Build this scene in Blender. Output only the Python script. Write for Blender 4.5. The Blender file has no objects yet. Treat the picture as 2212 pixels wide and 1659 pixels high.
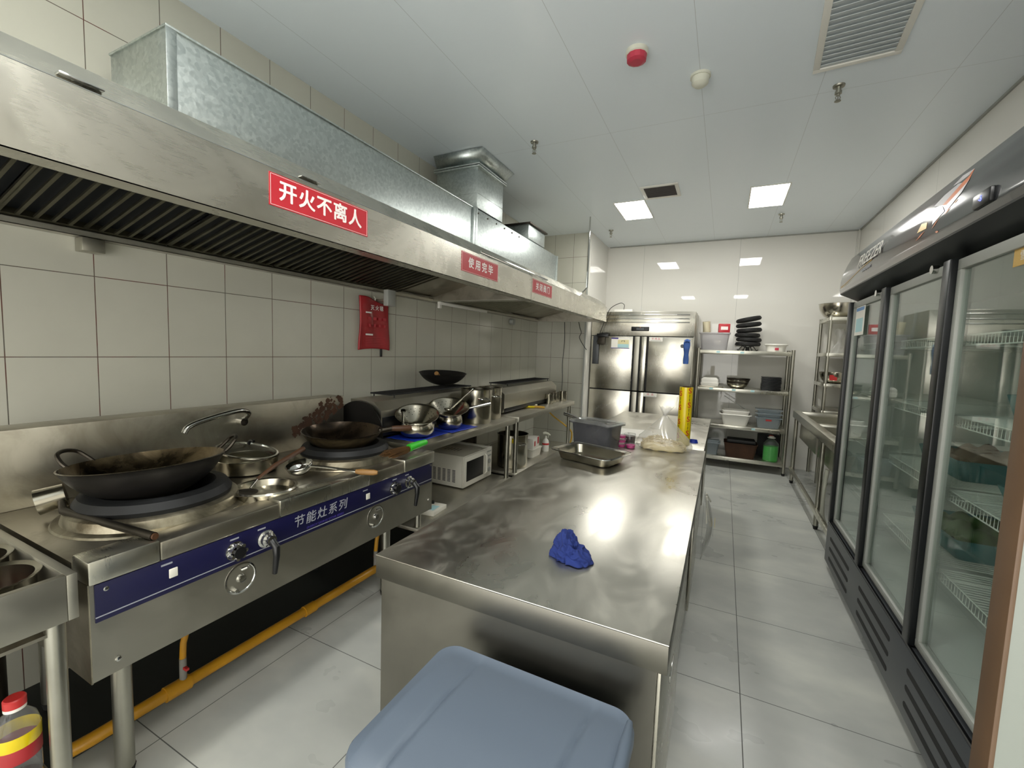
import bpy, bmesh, math, random
from mathutils import Vector, Matrix, Euler
random.seed(7)
S = bpy.context.scene
C = S.collection
PI = math.pi

# ------------------------------------------------------------------ camera
YAW, PITCH, ROLL, CAMH, FPX = .4543, .0804, .0349, 1.375, 933.
cam_d = bpy.data.cameras.new('camera'); cam = bpy.data.objects.new('camera', cam_d); C.objects.link(cam)
cam_d.sensor_width = 36; cam_d.lens = FPX / 2212 * 36; cam_d.clip_start = .02; cam_d.clip_end = 60
_f = Vector((-math.sin(YAW)*math.cos(PITCH), math.cos(YAW)*math.cos(PITCH), -math.sin(PITCH)))
_r0 = Vector((math.cos(YAW), math.sin(YAW), 0)); _u0 = _r0.cross(_f)
_r = math.cos(ROLL)*_r0 + math.sin(ROLL)*_u0; _u = -math.sin(ROLL)*_r0 + math.cos(ROLL)*_u0
cam.matrix_world = Matrix(((_r.x, _u.x, -_f.x, 0), (_r.y, _u.y, -_f.y, 0), (_r.z, _u.z, -_f.z, CAMH), (0, 0, 0, 1)))
S.camera = cam
# ------------------------------------------------------------------ light and exposure
S.view_settings.view_transform = 'Standard'; S.view_settings.look = 'None'
S.view_settings.gamma = 1; S.view_settings.use_curve_mapping = False
S.view_settings.exposure = 1.48
W = bpy.data.worlds.new('world'); S.world = W; W.use_nodes = True
W.node_tree.nodes['Background'].inputs[0].default_value = (1, .98, .92, 1)
W.node_tree.nodes['Background'].inputs[1].default_value = 1.6  # added fill light, entering by the opening behind the camera
LAMP = 16.0                                    # radiance of the ceiling lamp diffusers
LAMP_SPOTS = [(-.97, 4.82), (.265, 4.82), (-.97, .32), (.265, .32)]

# ------------------------------------------------------------------ colours and nodes
def L(h, a=1):
    h = h.lstrip('#'); o = []
    for i in (0, 2, 4):
        v = int(h[i:i+2], 16) / 255
        o.append(v/12.92 if v <= .04045 else ((v+.055)/1.055)**2.4)
    return (*o, a)
class N:
    def __init__(s, name):
        s.m = bpy.data.materials.new(name); s.m.use_nodes = True; s.t = s.m.node_tree; s.n = s.t.nodes
        s.b = s.n['Principled BSDF']; s.pos = None
    def node(s, kind, **kw):
        n = s.n.new(kind)
        for k, v in kw.items(): setattr(n, k, v)
        return n
    def link(s, a, b): s.t.links.new(a, b)
    def put(s, sock, v):
        if hasattr(v, 'is_output') or isinstance(v, bpy.types.NodeSocket): s.link(v, sock)
        else: sock.default_value = v
    def math(s, op, a, b=None, c=None):
        n = s.node('ShaderNodeMath', operation=op); s.put(n.inputs[0], a)
        if b is not None: s.put(n.inputs[1], b)
        if c is not None: s.put(n.inputs[2], c)
        return n.outputs[0]
    def xyz(s):
        if not s.pos:
            g = s.node('ShaderNodeNewGeometry'); q = s.node('ShaderNodeSeparateXYZ'); s.link(g.outputs['Position'], q.inputs[0])
            s.g = g; s.pos = q.outputs
        return s.pos
    def noise(s, scale=5, stretch=None, detail=3, rough=.5, obj=True, dist=0):
        tc = s.node('ShaderNodeTexCoord'); src = tc.outputs['Object'] if obj else tc.outputs['Generated']
        mp = s.node('ShaderNodeMapping'); s.link(src, mp.inputs[0])
        if stretch: mp.inputs['Scale'].default_value = stretch
        n = s.node('ShaderNodeTexNoise'); s.link(mp.outputs[0], n.inputs['Vector'])
        n.inputs['Scale'].default_value = scale; n.inputs['Detail'].default_value = detail; n.inputs['Roughness'].default_value = rough
        n.inputs['Distortion'].default_value = dist
        return n.outputs[0]
    def ramp(s, fac, stops):
        r = s.node('ShaderNodeValToRGB'); s.put(r.inputs[0], fac); e = r.color_ramp.elements
        while len(e) < len(stops): e.new(.5)
        for i, (p, c) in enumerate(stops):
            e[i].position = p; e[i].color = c if len(c) == 4 else (*c, 1)
        return r.outputs[0]
    def mix(s, fac, a, b):
        n = s.node('ShaderNodeMix', data_type='RGBA'); s.put(n.inputs[0], fac); s.put(n.inputs[6], a); s.put(n.inputs[7], b)
        return n.outputs[2]
    def maprange(s, v, a, b, c, d):
        n = s.node('ShaderNodeMapRange'); s.put(n.inputs[0], v)
        for i, q in enumerate((a, b, c, d)): n.inputs[i+1].default_value = q
        return n.outputs[0]
    def bump(s, h, strength=.1, dist=.01):
        n = s.node('ShaderNodeBump'); s.link(h, n.inputs['Height']); n.inputs['Strength'].default_value = strength
        n.inputs['Distance'].default_value = dist; s.link(n.outputs[0], s.b.inputs['Normal'])
    def line(s, c, off, per, w):                # 1 on a grout line of half width w
        a = s.math('DIVIDE', s.math('SUBTRACT', c, off), per)
        f = s.math('ABSOLUTE', s.math('SUBTRACT', s.math('FRACT', s.math('ADD', a, .5)), .5))
        return s.math('LESS_THAN', f, w/per)
    def base(s, v): s.put(s.b.inputs['Base Color'], v)
    def rough(s, v): s.put(s.b.inputs['Roughness'], v)
MATS = {}
def simple(name, col, rough=.5, metal=0, coat=0, emit=None, spec=.5, var=0):
    q = N(name); c = L(col) if isinstance(col, str) else col
    if var:
        n = q.noise(9, detail=4); q.base(q.ramp(n, [(.3, tuple(x*(1-var) for x in c[:3])), (.7, tuple(min(1, x*(1+var)) for x in c[:3]))]))
    else: q.base(c)
    q.rough(rough); q.b.inputs['Metallic'].default_value = metal; q.b.inputs['Coat Weight'].default_value = coat
    q.b.inputs['Specular IOR Level'].default_value = spec
    if emit: q.b.inputs['Emission Color'].default_value = c; q.b.inputs['Emission Strength'].default_value = emit
    MATS[name] = q.m; return q.m
def steel(name, col='#b9b7ac', rough=.32, stretch=(1, 30, 1), grime=0, gcol='#4a3f2c', aniso=0, smear=.12, bumpy=.02):
    q = N(name); c = L(col)[:3]
    a = q.noise(14, stretch, 4, .6); b = q.noise(2.2, None, 4, .6, dist=1.2)
    col_ = q.ramp(b, [(.3, tuple(x*.86 for x in c)), (.7, tuple(min(1, x*1.1) for x in c))])
    if grime:
        g = q.noise(4.5, None, 5, .65, dist=.8); col_ = q.mix(q.maprange(g, .5-.1*grime, .72, 0, min(1, grime)), col_, L(gcol))
    q.base(col_); q.b.inputs['Metallic'].default_value = 1
    r = q.math('ADD', q.maprange(a, .3, .7, rough-.02, rough+.02), q.maprange(b, .3, .7, -smear/2, smear/2))
    q.rough(r)
    if aniso: q.b.inputs['Anisotropic'].default_value = aniso
    MATS[name] = q.m; return q.m
def glassy(name, tint=(1, 1, 1, 1), ior=1.5, rough=.0, body=0, bodycol=(1, 1, 1, 1)):
    q = N(name); q.n.remove(q.b); out = [n for n in q.n if n.type == 'OUTPUT_MATERIAL'][0]
    tr = q.node('ShaderNodeBsdfTransparent'); tr.inputs[0].default_value = tint
    gl = q.node('ShaderNodeBsdfGlossy'); gl.inputs['Roughness'].default_value = rough
    fr = q.node('ShaderNodeFresnel'); gg = q.node('ShaderNodeNewGeometry'); q.link(q.maprange(gg.outputs['Backfacing'], 0, 1, ior, 1/ior), fr.inputs[0])
    mx = q.node('ShaderNodeMixShader'); q.link(fr.outputs[0], mx.inputs[0])
    under = tr.outputs[0]
    if body:
        df = q.node('ShaderNodeBsdfDiffuse'); df.inputs[0].default_value = bodycol
        tl = q.node('ShaderNodeBsdfTranslucent'); tl.inputs[0].default_value = bodycol
        m0 = q.node('ShaderNodeMixShader'); m0.inputs[0].default_value = .5; q.link(df.outputs[0], m0.inputs[1]); q.link(tl.outputs[0], m0.inputs[2])
        m1 = q.node('ShaderNodeMixShader'); m1.inputs[0].default_value = body; q.link(tr.outputs[0], m1.inputs[1]); q.link(m0.outputs[0], m1.inputs[2]); under = m1.outputs[0]
    q.link(under, mx.inputs[1]); q.link(gl.outputs[0], mx.inputs[2]); q.link(mx.outputs[0], out.inputs[0])
    MATS[name] = q.m; return q.m

# ------------------------------------------------------------------ mesh builder
class B:
    def __init__(s): s.bm = bmesh.new(); s.mi = 0
    def _mark(s, faces):
        for f in faces: f.material_index = s.mi
    def box(s, x0, y0, z0, x1, y1, z1, bev=0, seg=2, M=None):
        x0, x1 = sorted((x0, x1)); y0, y1 = sorted((y0, y1)); z0, z1 = sorted((z0, z1))
        v = [s.bm.verts.new(p) for p in ((x0,y0,z0),(x1,y0,z0),(x1,y1,z0),(x0,y1,z0),(x0,y0,z1),(x1,y0,z1),(x1,y1,z1),(x0,y1,z1))]
        fs = [s.bm.faces.new([v[i] for i in q]) for q in ((3,2,1,0),(4,5,6,7),(0,1,5,4),(1,2,6,5),(2,3,7,6),(3,0,4,7))]
        s._mark(fs)
        if M is not None: bmesh.ops.transform(s.bm, matrix=M, verts=v)
        if bev:
            es = list({e for f in fs for e in f.edges})
            r = bmesh.ops.bevel(s.bm, geom=es, offset=bev, segments=seg, profile=.5, affect='EDGES'); s._mark(r['faces'])
        return s
    def lathe(s, prof, c=(0, 0, 0), seg=32, M=None, closed=False):
        T = Matrix.Translation(c) if M is None else M; rings = []
        for r, z in prof:
            if r < 1e-6: rings.append([s.bm.verts.new(T @ Vector((0, 0, z)))])
            else: rings.append([s.bm.verts.new(T @ Vector((r*math.cos(2*PI*i/seg), r*math.sin(2*PI*i/seg), z))) for i in range(seg)])
        pairs = list(zip(rings, rings[1:])) + ([(rings[-1], rings[0])] if closed else [])
        for a, b in pairs:
            for i in range(seg):
                j = (i+1) % seg
                if len(a) == 1 and len(b) == 1: continue
                if len(a) == 1: q = [a[0], b[j], b[i]]
                elif len(b) == 1: q = [a[i], a[j], b[0]]
                else: q = [a[i], a[j], b[j], b[i]]
                s._mark([s.bm.faces.new(q)])
        return s
    def cyl(s, a, b, r, seg=20, r2=None):
        a, b = Vector(a), Vector(b); d = b-a; h = d.length; M = Matrix.Translation(a) @ d.to_track_quat('Z', 'Y').to_matrix().to_4x4()
        r2 = r if r2 is None else r2
        return s.lathe([(0, 0), (r, 0), (r2, h), (0, h)], M=M, seg=seg)
    def tube(s, pts, r, seg=10, closed=False, flat=None):
        P = [Vector(p) for p in pts]; n = len(P); rings = []; up = None
        R = r if isinstance(r, (list, tuple)) else [r]*n
        for i, p in enumerate(P):
            if closed: t = P[(i+1) % n] - P[i-1]
            else: t = P[min(i+1, n-1)] - P[max(i-1, 0)]
            t.normalize()
            if up is None: up = t.orthogonal().normalized()
            else: up = (up - t*up.dot(t)); up = up.normalized() if up.length > 1e-5 else t.orthogonal().normalized()
            w = t.cross(up)
            rings.append([s.bm.verts.new(p + R[i]*(math.cos(2*PI*k/seg)*up + math.sin(2*PI*k/seg)*w)) for k in range(seg)])
        for a, b in list(zip(rings, rings[1:])) + ([(rings[-1], rings[0])] if closed else []):
            for k in range(seg): s._mark([s.bm.faces.new([a[k], a[(k+1) % seg], b[(k+1) % seg], b[k]])])
        if not closed: s._mark([s.bm.faces.new(rings[0][::-1]), s.bm.faces.new(rings[-1])])
        return s
    def prism(s, pts, axis, a, b):               # 2D outline extruded along axis
        def P(u, v, w): return {'x': (w, u, v), 'y': (u, w, v), 'z': (u, v, w)}[axis]
        A = [s.bm.verts.new(P(u, v, a)) for u, v in pts]; Bv = [s.bm.verts.new(P(u, v, b)) for u, v in pts]; n = len(pts)
        fs = [s.bm.faces.new(A), s.bm.faces.new(Bv[::-1])] + [s.bm.faces.new([A[i], Bv[i], Bv[(i+1) % n], A[(i+1) % n]]) for i in range(n)]
        s._mark(fs); bmesh.ops.recalc_face_normals(s.bm, faces=fs); return s
    def surf(s, fn, nu, nv, wrap=False):
        g = [[s.bm.verts.new(fn(i/nu, j/nv)) for j in range(nv+1)] for i in range(nu + (0 if wrap else 1))]
        for i in range(nu):
            for j in range(nv):
                k = (i+1) % len(g); s._mark([s.bm.faces.new([g[i][j], g[k][j], g[k][j+1], g[i][j+1]])])
        return s
    def quad(s, *p): s._mark([s.bm.faces.new([s.bm.verts.new(q) for q in p])]); return s
    def mesh(s, me, M):
        for v in me.vertices: pass
        o = len(s.bm.verts); s.bm.verts.ensure_lookup_table()
        vs = [s.bm.verts.new(M @ v.co) for v in me.vertices]
        for p in me.polygons:
            try: s._mark([s.bm.faces.new([vs[i] for i in p.vertices])])
            except ValueError: pass
        return s
    def build(s, name, mats, parent=None, loc=None, thick=0, sharp=38, smooth=True):
        if thick:
            bmesh.ops.recalc_face_normals(s.bm, faces=s.bm.faces)
        me = bpy.data.meshes.new(name); s.bm.normal_update()
        for f in s.bm.faces: f.smooth = smooth
        ca = math.radians(sharp)
        for e in s.bm.edges:
            if len(e.link_faces) == 2 and e.calc_face_angle(0) > ca: e.smooth = False
        s.bm.to_mesh(me); s.bm.free()
        for m in (mats if isinstance(mats, (list, tuple)) else [mats]): me.materials.append(MATS[m])
        o = bpy.data.objects.new(name, me); C.objects.link(o)
        if parent: o.parent = parent
        if loc: o.location = loc
        if thick:
            md = o.modifiers.new('thickness', 'SOLIDIFY'); md.thickness = thick; md.offset = 0
        return o
def tag(o, label, cat, group=None, kind=None):
    o['label'] = label; o['category'] = cat
    if group: o['group'] = group
    if kind: o['kind'] = kind
    return o
def thing(name, label, cat, loc=(0, 0, 0), rz=0, group=None, rot=None):
    o = bpy.data.objects.new(name, None); o.empty_display_size = .05; C.objects.link(o); o.location = loc
    o.rotation_euler = rot if rot else (0, 0, rz); return tag(o, label, cat, group)
def copy_tree(o, parent=None, **kw):
    c = o.copy(); C.objects.link(c)
    if parent: c.parent = parent
    for ch in list(o.children): copy_tree(ch, c)
    return c
def struct(b, name, mat, parent=None, **kw):
    o = b.build(name, mat, parent, **kw)
    if not parent: o['kind'] = 'structure'
    return o
def lab(o, t): o['label'] = t; return o
def text(txt, h, parent, mat, M, name='lettering', bold=0, sx=1, spacing=1.0, ex=.0004, align='CENTER', shear=0, heavy=0):
    cu = bpy.data.curves.new('t', 'FONT'); cu.body = txt; cu.size = h; cu.align_x = align; cu.align_y = 'CENTER'; cu.extrude = ex
    cu.offset = bold; cu.space_character = spacing; cu.shear = shear; cu.resolution_u = 4
    o = bpy.data.objects.new('t', cu); C.objects.link(o); dg = bpy.context.evaluated_depsgraph_get()
    me = bpy.data.meshes.new_from_object(o.evaluated_get(dg)); bpy.data.objects.remove(o); bpy.data.curves.remove(cu)
    if heavy:                                    # bolder strokes: the outline laid down again a hair to each side
        b = B(); b.mesh(me, Matrix())
        for k, (dx, dy) in enumerate(((heavy, 0), (-heavy, 0), (0, heavy), (0, -heavy), (heavy*.7, heavy*.7), (-heavy*.7, heavy*.7), (heavy*.7, -heavy*.7), (-heavy*.7, -heavy*.7))): b.mesh(me, Matrix.Translation((dx, dy, .00006*(k+1))))
        b.bm.to_mesh(me); b.bm.free()
    me.transform(M @ Matrix.Diagonal((sx, 1, 1, 1))); me.name = name; me.materials.clear(); me.materials.append(MATS[mat])
    q = bpy.data.objects.new(name, me); C.objects.link(q)
    if parent: q.parent = parent
    return q
def frame(o, ux, uy):                            # matrix whose X runs along ux and Y along uy
    ux, uy = Vector(ux).normalized(), Vector(uy).normalized(); uz = ux.cross(uy)
    return Matrix(((ux.x, uy.x, uz.x, o[0]), (ux.y, uy.y, uz.y, o[1]), (ux.z, uy.z, uz.z, o[2]), (0, 0, 0, 1)))
def arc(c, r, a0, a1, n, plane='xy'):
    out = []
    for i in range(n+1):
        a = a0 + (a1-a0)*i/n; u, v = r*math.cos(a), r*math.sin(a)
        out.append({'xy': (c[0]+u, c[1]+v, c[2]), 'xz': (c[0]+u, c[1], c[2]+v), 'yz': (c[0], c[1]+u, c[2]+v)}[plane])
    return out
def bez(p0, p1, p2, p3, n=12):
    P = [Vector(p) for p in (p0, p1, p2, p3)]
    return [((1-t)**3*P[0] + 3*(1-t)**2*t*P[1] + 3*(1-t)*t*t*P[2] + t**3*P[3]) for t in (i/n for i in range(n+1))]
def spline(pts, n=8):
    P = [Vector(p) for p in pts]; P = [2*P[0]-P[1]] + P + [2*P[-1]-P[-2]]; out = []
    for i in range(1, len(P)-2):
        for k in range(n):
            t = k/n; a, b, c, d = P[i-1:i+3]
            out.append(.5*((2*b) + (c-a)*t + (2*a-5*b+4*c-d)*t*t + (3*b-a-3*c+d)*t**3))
    return out + [P[-2]]
def rrect(w, d, r, n=5):                         # rounded rectangle outline centred on 0
    o = []
    for cx, cy, a in ((w/2-r, d/2-r, 0), (-w/2+r, d/2-r, PI/2), (-w/2+r, -d/2+r, PI), (w/2-r, -d/2+r, 1.5*PI)):
        for i in range(n+1): o.append((cx + r*math.cos(a+i*PI/2/n), cy + r*math.sin(a+i*PI/2/n)))
    return o
def tub(b, rings, cap0=True, cap1=False):        # rings of rounded rectangles: (w, d, r, z)
    R = [[b.bm.verts.new((x, y, z)) for x, y in rrect(w, d, r)] for w, d, r, z in rings]
    for p, q in zip(R, R[1:]):
        n = len(p)
        for i in range(n): b._mark([b.bm.faces.new([p[i], p[(i+1) % n], q[(i+1) % n], q[i]])])
    if cap0: b._mark([b.bm.faces.new(R[0][::-1])])
    if cap1: b._mark([b.bm.faces.new(R[-1])])
    return b

# ------------------------------------------------------------------ materials
XW, ZC, XR, YN, YF, YB = -2.33, 2.9, 1.32, 5.5, 6.38, -1.8
def tile_mat(name, axis, off, per, col='#c3c2b5', w=.0016):
    q = N(name); p = q.xyz(); u = p[axis]
    m = q.math('MAXIMUM', q.line(u, off, per, w), q.line(p[2], 1.283, .3285, w))
    n = q.noise(3, None, 4, .6); c = q.ramp(n, [(.3, tuple(x*.93 for x in L(col)[:3])), (.7, L(col))])
    d = q.noise(7, None, 3, .6); g = q.ramp(d, [(.42, L('#5d5a50')), (.62, L('#5a2c22'))])
    q.base(q.mix(m, c, g)); q.rough(q.mix(m, (.16,)*3+(1,), (.8,)*3+(1,)))
    q.bump(q.math('ADD', q.math('MULTIPLY', m, -1.), q.math('MULTIPLY', q.noise(1.6), .6)), .25, .0015)
    MATS[name] = q.m
tile_mat('wall_tile', 1, .5944, .2578)
tile_mat('wall_tile_end', 0, -2.117, .26)
def panel_mat():
    q = N('wall_panel'); p = q.xyz()
    m = q.math('MAXIMUM', q.line(p[0], .09, 1.2, .0012), q.line(p[1], 4.32, 1.2, .0012))
    q.base(q.mix(m, L('#dcdad3'), L('#9a9b97'))); q.rough(.025); q.bump(q.noise(1.1, None, 2), .02, .003)
    MATS['wall_panel'] = q.m
    q = N('ceiling_panel'); p = q.xyz()
    m = q.math('MAXIMUM', q.line(p[0], -.22, .6, .0013), q.line(p[1], 3.1, 3., .0013))
    q.base(q.mix(m, L('#e3ebf1'), L('#c2c8cb'))); q.rough(.3); q.bump(q.noise(.9, None, 2), .08, .01)
    MATS['ceiling_panel'] = q.m
    q = N('floor_tile'); p = q.xyz()
    m = q.math('MAXIMUM', q.line(p[0], .148, .6, .0017), q.line(p[1], 1.927, .6, .0017))
    n = q.noise(1.7, (1, 1.5, 1), 4, .55); c = q.ramp(n, [(.3, L('#a0a29e')), (.5, L('#acaea9')), (.68, L('#bfc0b8'))])
    q.base(q.mix(m, c, L('#5a5b58'))); q.rough(q.math('ADD', q.maprange(n, .3, .7, .22, .42), q.math('MULTIPLY', m, .4)))
    q.bump(q.math('MULTIPLY', m, -1.), .2, .001)
    MATS['floor_tile'] = q.m
panel_mat()
steel('steel', '#ceccc0', .30, (1, 30, 1))
def table_steel():
    q = N('steel_table'); a = q.noise(1.6, (1, 1, 1), 3, .5, dist=1.5); b = q.noise(5, (1, .5, 1), 5, .6, dist=2.5)
    q.base(q.mix(q.maprange(b, .52, .7, 0, .35), L('#bdbab0'), L('#d8d5ca'))); q.b.inputs['Metallic'].default_value = 1
    q.rough(q.math('ADD', q.maprange(a, .3, .7, .26, .36), q.maprange(b, .45, .7, 0, .14))); MATS['steel_table'] = q.m
table_steel()
steel('steel_panel', '#b9b6aa', .42, (30, 1, 1))
steel('steel_hood', '#d0cdc2', .27, (1, 1, 30), bumpy=.02)
steel('steel_hood_edge', '#c2c0b5', .48, (1, 1, 30))
steel('steel_dirty', '#b3aea0', .36, (1, 12, 1), grime=.45, gcol='#5a4c38')
steel('steel_door', '#cfcbbf', .26, (30, 1, 1), smear=.04)
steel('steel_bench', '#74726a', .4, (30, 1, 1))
steel('steel_sliding', '#a9a69b', .25, (30, 1, 1))
steel('steel_pot', '#b5b0a2', .2, (1, 1, 25), smear=.06)
steel('steel_soot', '#4c4740', .45, (1, 1, 1), grime=.5, gcol='#1a1712')
steel('chrome', '#c9c9c6', .1, (1, 1, 1), smear=.02)
steel('tube', '#a5a398', .33, (20, 20, 1))
def galv():
    q = N('galvanised'); tc = q.node('ShaderNodeTexCoord'); v = q.node('ShaderNodeTexVoronoi'); q.link(tc.outputs['Object'], v.inputs[0])
    v.inputs['Scale'].default_value = 75; sp = q.node('ShaderNodeSeparateColor'); q.link(v.outputs['Color'], sp.inputs[0])
    q.base(q.ramp(sp.outputs[0], [(0, L('#b4bcbb')), (1, L('#c9d0ce'))])); q.b.inputs['Metallic'].default_value = 1
    q.rough(q.maprange(sp.outputs[1], 0, 1, .3, .42)); q.bump(sp.outputs[2], .02, .002); MATS['galvanised'] = q.m
galv()
simple('filter_gap_shade', '#23262a', .6, .6); steel('filter_slat', '#6d6a5a', .42, (1, 1, 1), grime=.6, gcol='#3c3a2a')  # near-black backing puts the shade deep between the slats into colour
steel('filter_clean', '#aaa793', .38, (1, 1, 1), grime=.3)
simple('black', '#0d0e10', .35); simple('black_matt', '#141414', .7); simple('charcoal', '#45484b', .38, 0)
simple('freezer_black', '#0f1214', .35, 0, 0); simple('blue_panel', '#030332', .45, 0, 0)
simple('white', '#e2e0d8', .4); simple('white_plastic', '#d9d6ca', .35); simple('paper', '#e4e1d8', .7); simple('cream', '#cdc4a8', .4)
simple('red_sign', '#b82a35', .35, 0, .2); simple('white_ink', '#efe9e6', .5); simple('red_cloth', '#a01f26', .55, 0, .25, var=.12)
simple('pink_ink', '#c04048', .6); simple('silver_ink', '#a4a6ae', .4, .3)
simple('yellow_pipe', '#b9851a', .38, var=.12); simple('yellow_hose', '#c0952a', .4)
simple('wood', '#84602f', .5, var=.25); simple('wood_dark', '#452b17', .5, var=.25); simple('bristle', '#523614', .7, var=.3)
simple('green_plastic', '#33a52a', .4); simple('blue_cloth', '#0d2260', .9, var=.15); simple('blue_mat', '#1534a8', .5, var=.15)
simple('bin_blue', '#56616f', .5); simple('liner', '#c7cbc6', .35); simple('wire_white', '#d2d6cf', .4)
simple('green_food', '#3c5a26', .6, var=.3); simple('teal_plastic', '#477476', .4); simple('brown_food', '#6d5a44', .7, var=.3)
simple('brown_wood', '#57422f', .5, var=.1); simple('door_face', '#80857f', .25)
simple('noodle', '#cdbb86', .55); simple('noodle_dark', '#b39d62', .6); simple('magenta', '#c4197c', .35); simple('roll_yellow', '#d9c000', .3, 0, .4)
simple('alarm_red', '#b8384c', .4); simple('alarm_white', '#cfcfc0', .45); simple('rubber', '#1a1a1a', .8)
simple('stain_brown', '#3a2312', .85, var=.35); simple('sauce', '#2a0d08', .25); simple('menu_blue', '#5f8fc4', .5); simple('menu_cyan', '#a9d0d4', .5); simple('menu_tan', '#d8cfa0', .5); simple('purple', '#3a2f80', .5)
simple('glove_blue', '#2c4f8e', .6, var=.3); simple('gold', '#c9a24c', .3, .4); simple('orange_ink', '#d8702c', .4); simple('red_plastic', '#b52a2a', .4)
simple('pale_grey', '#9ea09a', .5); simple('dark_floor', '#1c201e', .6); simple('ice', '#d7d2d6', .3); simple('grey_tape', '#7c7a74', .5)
simple('glow_panel', (1, .98, .95, 1), .5); _g = MATS['glow_panel'].node_tree.nodes['Principled BSDF']; _g.inputs['Emission Color'].default_value = (1, .985, .93, 1); _g.inputs['Emission Strength'].default_value = LAMP
simple('digit', '#5a64ff', .5, emit=1.5)
glassy('glass', (.93, .97, .95, 1), 1.55); glassy('clear', (.93, .94, .94, 1), 1.4, .08, .10, (.8, .82, .84, 1))
glassy('clear_bag', (.95, .95, .94, 1), 1.6, .14, .28, (.85, .84, .82, 1)); glassy('frosted', (.8, .8, .82, 1), 1.4, .2, .5, (.78, .77, .78, 1))
glassy('green_liquid', (.2, .85, .2, 1), 1.3, .05, .75, (.12, .75, .12, 1)); glassy('blue_clear', (.85, .9, .93, 1), 1.4, .1, .35, (.66, .72, .76, 1))
def iron(name, a, b, r, metal=.7):
    q = N(name); n = q.noise(7, None, 6, .65, dist=.5); q.base(q.ramp(n, [(.35, L(a)), (.7, L(b))])); q.rough(q.maprange(n, .3, .7, r-.08, r+.12))
    q.b.inputs['Metallic'].default_value = metal; q.bump(q.noise(60), .08, .002); MATS[name] = q.m
iron('iron', '#0b0a0a', '#191613', .45, .2); iron('iron_worn', '#2c261e', '#8d7c5c', .3, .9); iron('iron_burner', '#0c0d0e', '#1a1c1e', .55, .3)
iron('collar', '#5e5646', '#b0aa96', .34, .9); iron('wok_inner', '#2a241b', '#83745a', .27, 1); iron('wok_inner_dark', '#2b2622', '#57493a', .22, .9)

# ================================================================== THE SETTING
struct(B().box(XW-.1, YB, -.1, XR+.1, YF+.1, 0), 'floor', 'floor_tile')
struct(B().box(XW-.1, YB, ZC, XR+.1, YF+.1, ZC+.1), 'ceiling', 'ceiling_panel')
struct(B().box(XW-.1, YB, 0, XW, YN+.98, ZC), 'wall_left', 'wall_tile')
struct(B().box(XW, YN, 0, -1.64, YF, ZC), 'wall_left_end', 'wall_tile_end')
struct(B().box(-1.64, YN+.004, 0, -1.625, YF, ZC), 'wall_pillar', 'wall_panel')
struct(B().box(-1.625, YF, 0, XR, YF+.1, ZC), 'wall_back', 'wall_panel')
struct(B().box(XR, YB, 0, XR+.1, YF+.1, ZC), 'wall_right', 'wall_panel')
struct(B().box(XW, YB-.1, 2.35, XR, YB, ZC), 'wall_front', 'wall_panel')   # opening below is added, so world light fills in from behind the camera
t1 = B(); t1.box(-1.66, YN-.012, 0, -1.64, YN, ZC); struct(t1, 'trim_1', 'pale_grey')
t2 = B(); t2.box(XR-.022, YF-.03, 0, XR, YF, ZC, .004); struct(t2, 'trim_2', 'wall_panel')
t3 = B(); t3.box(-1.6, YF-.012, ZC-.014, XR, YF, ZC); t3.box(XR-.012, YB, ZC-.014, XR, YF, ZC); struct(t3, 'trim_3', 'pale_grey')
struct(B().box(XW, .05, 0, -1.81, 5.45, .006), 'trim_4', 'dark_floor')   # near-black strip laid on the floor under the cooking line
# near door leaf, seen at the right edge
d = thing('door_1', 'open grey door leaf with brown edge at the far right foreground', 'door', (.305, .665, 0)); d['kind'] = 'structure'
B().box(.004, 0, .005, .86, .035, 2.08).build('door_panel', 'door_face', d)
lab(B().box(-.001, -.001, .005, .004, .036, 2.08, .001).build('edge_strip', 'brown_wood', d), 'brown edge strip')

# ceiling lamps
def ceiling_lamp(x, y, label):
    t = thing('ceiling_lamp', label, 'lamp', (x, y, ZC), 0, 'recessed ceiling lamps')
    f = B()
    for a in ((-.158, -.308, .158, -.296), (-.158, .296, .158, .308), (-.158, -.296, -.146, .296), (.146, -.296, .158, .296)): f.box(a[0], a[1], -.008, a[2], a[3], -.0005)
    f.build('frame', 'white', t); B().box(-.146, -.296, -.006, .146, .296, -.001).build('diffuser', 'glow_panel', t)
for (x, y), l in zip(LAMP_SPOTS, ('glowing square ceiling lamp beside the small ceiling vent', 'glowing ceiling lamp nearer the black freezer, right of the two lit panels',
                                  'ceiling lamp above the stove end, out of view overhead', 'ceiling lamp above the camera, out of view overhead')): ceiling_lamp(x, y, l)
# vents
def vent(name, label, cx, cy, w, l, n, rz, fm, sm, along='x'):
    t = thing(name, label, 'vent', (cx, cy, ZC), rz); f = B(); b = .03
    for a in ((-w/2, -l/2, w/2, -l/2+b), (-w/2, l/2-b, w/2, l/2), (-w/2, -l/2+b, -w/2+b, l/2-b), (w/2-b, -l/2+b, w/2, l/2-b)): f.box(a[0], a[1], -.012, a[2], a[3], -.0005, .002)
    f.build('frame', fm, t); B().box(-w/2+b, -l/2+b, -.003, w/2-b, l/2-b, -.0008).build('backing', sm, t)
    s = B()
    for i in range(n):
        y = -l/2+b + (i+.5)*(l-2*b)/n; M = Matrix.Translation((0, y, -.008)) @ Matrix.Rotation(.22, 4, 'X'); h = (l-2*b)/n*.45
        s.box(-w/2+b, -h, -.001, w/2-b, h, .001, M=M)
    s.build('louvre', sm, t)
simple('vent_grey', '#c3cacd', .45); simple('vent_dark', '#5d5754', .6)
vent('ceiling_vent', 'large louvred grey ceiling grille above the freezer aisle', .47, 2.44, .36, .82, 20, -.07, 'white', 'vent_grey')
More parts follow.
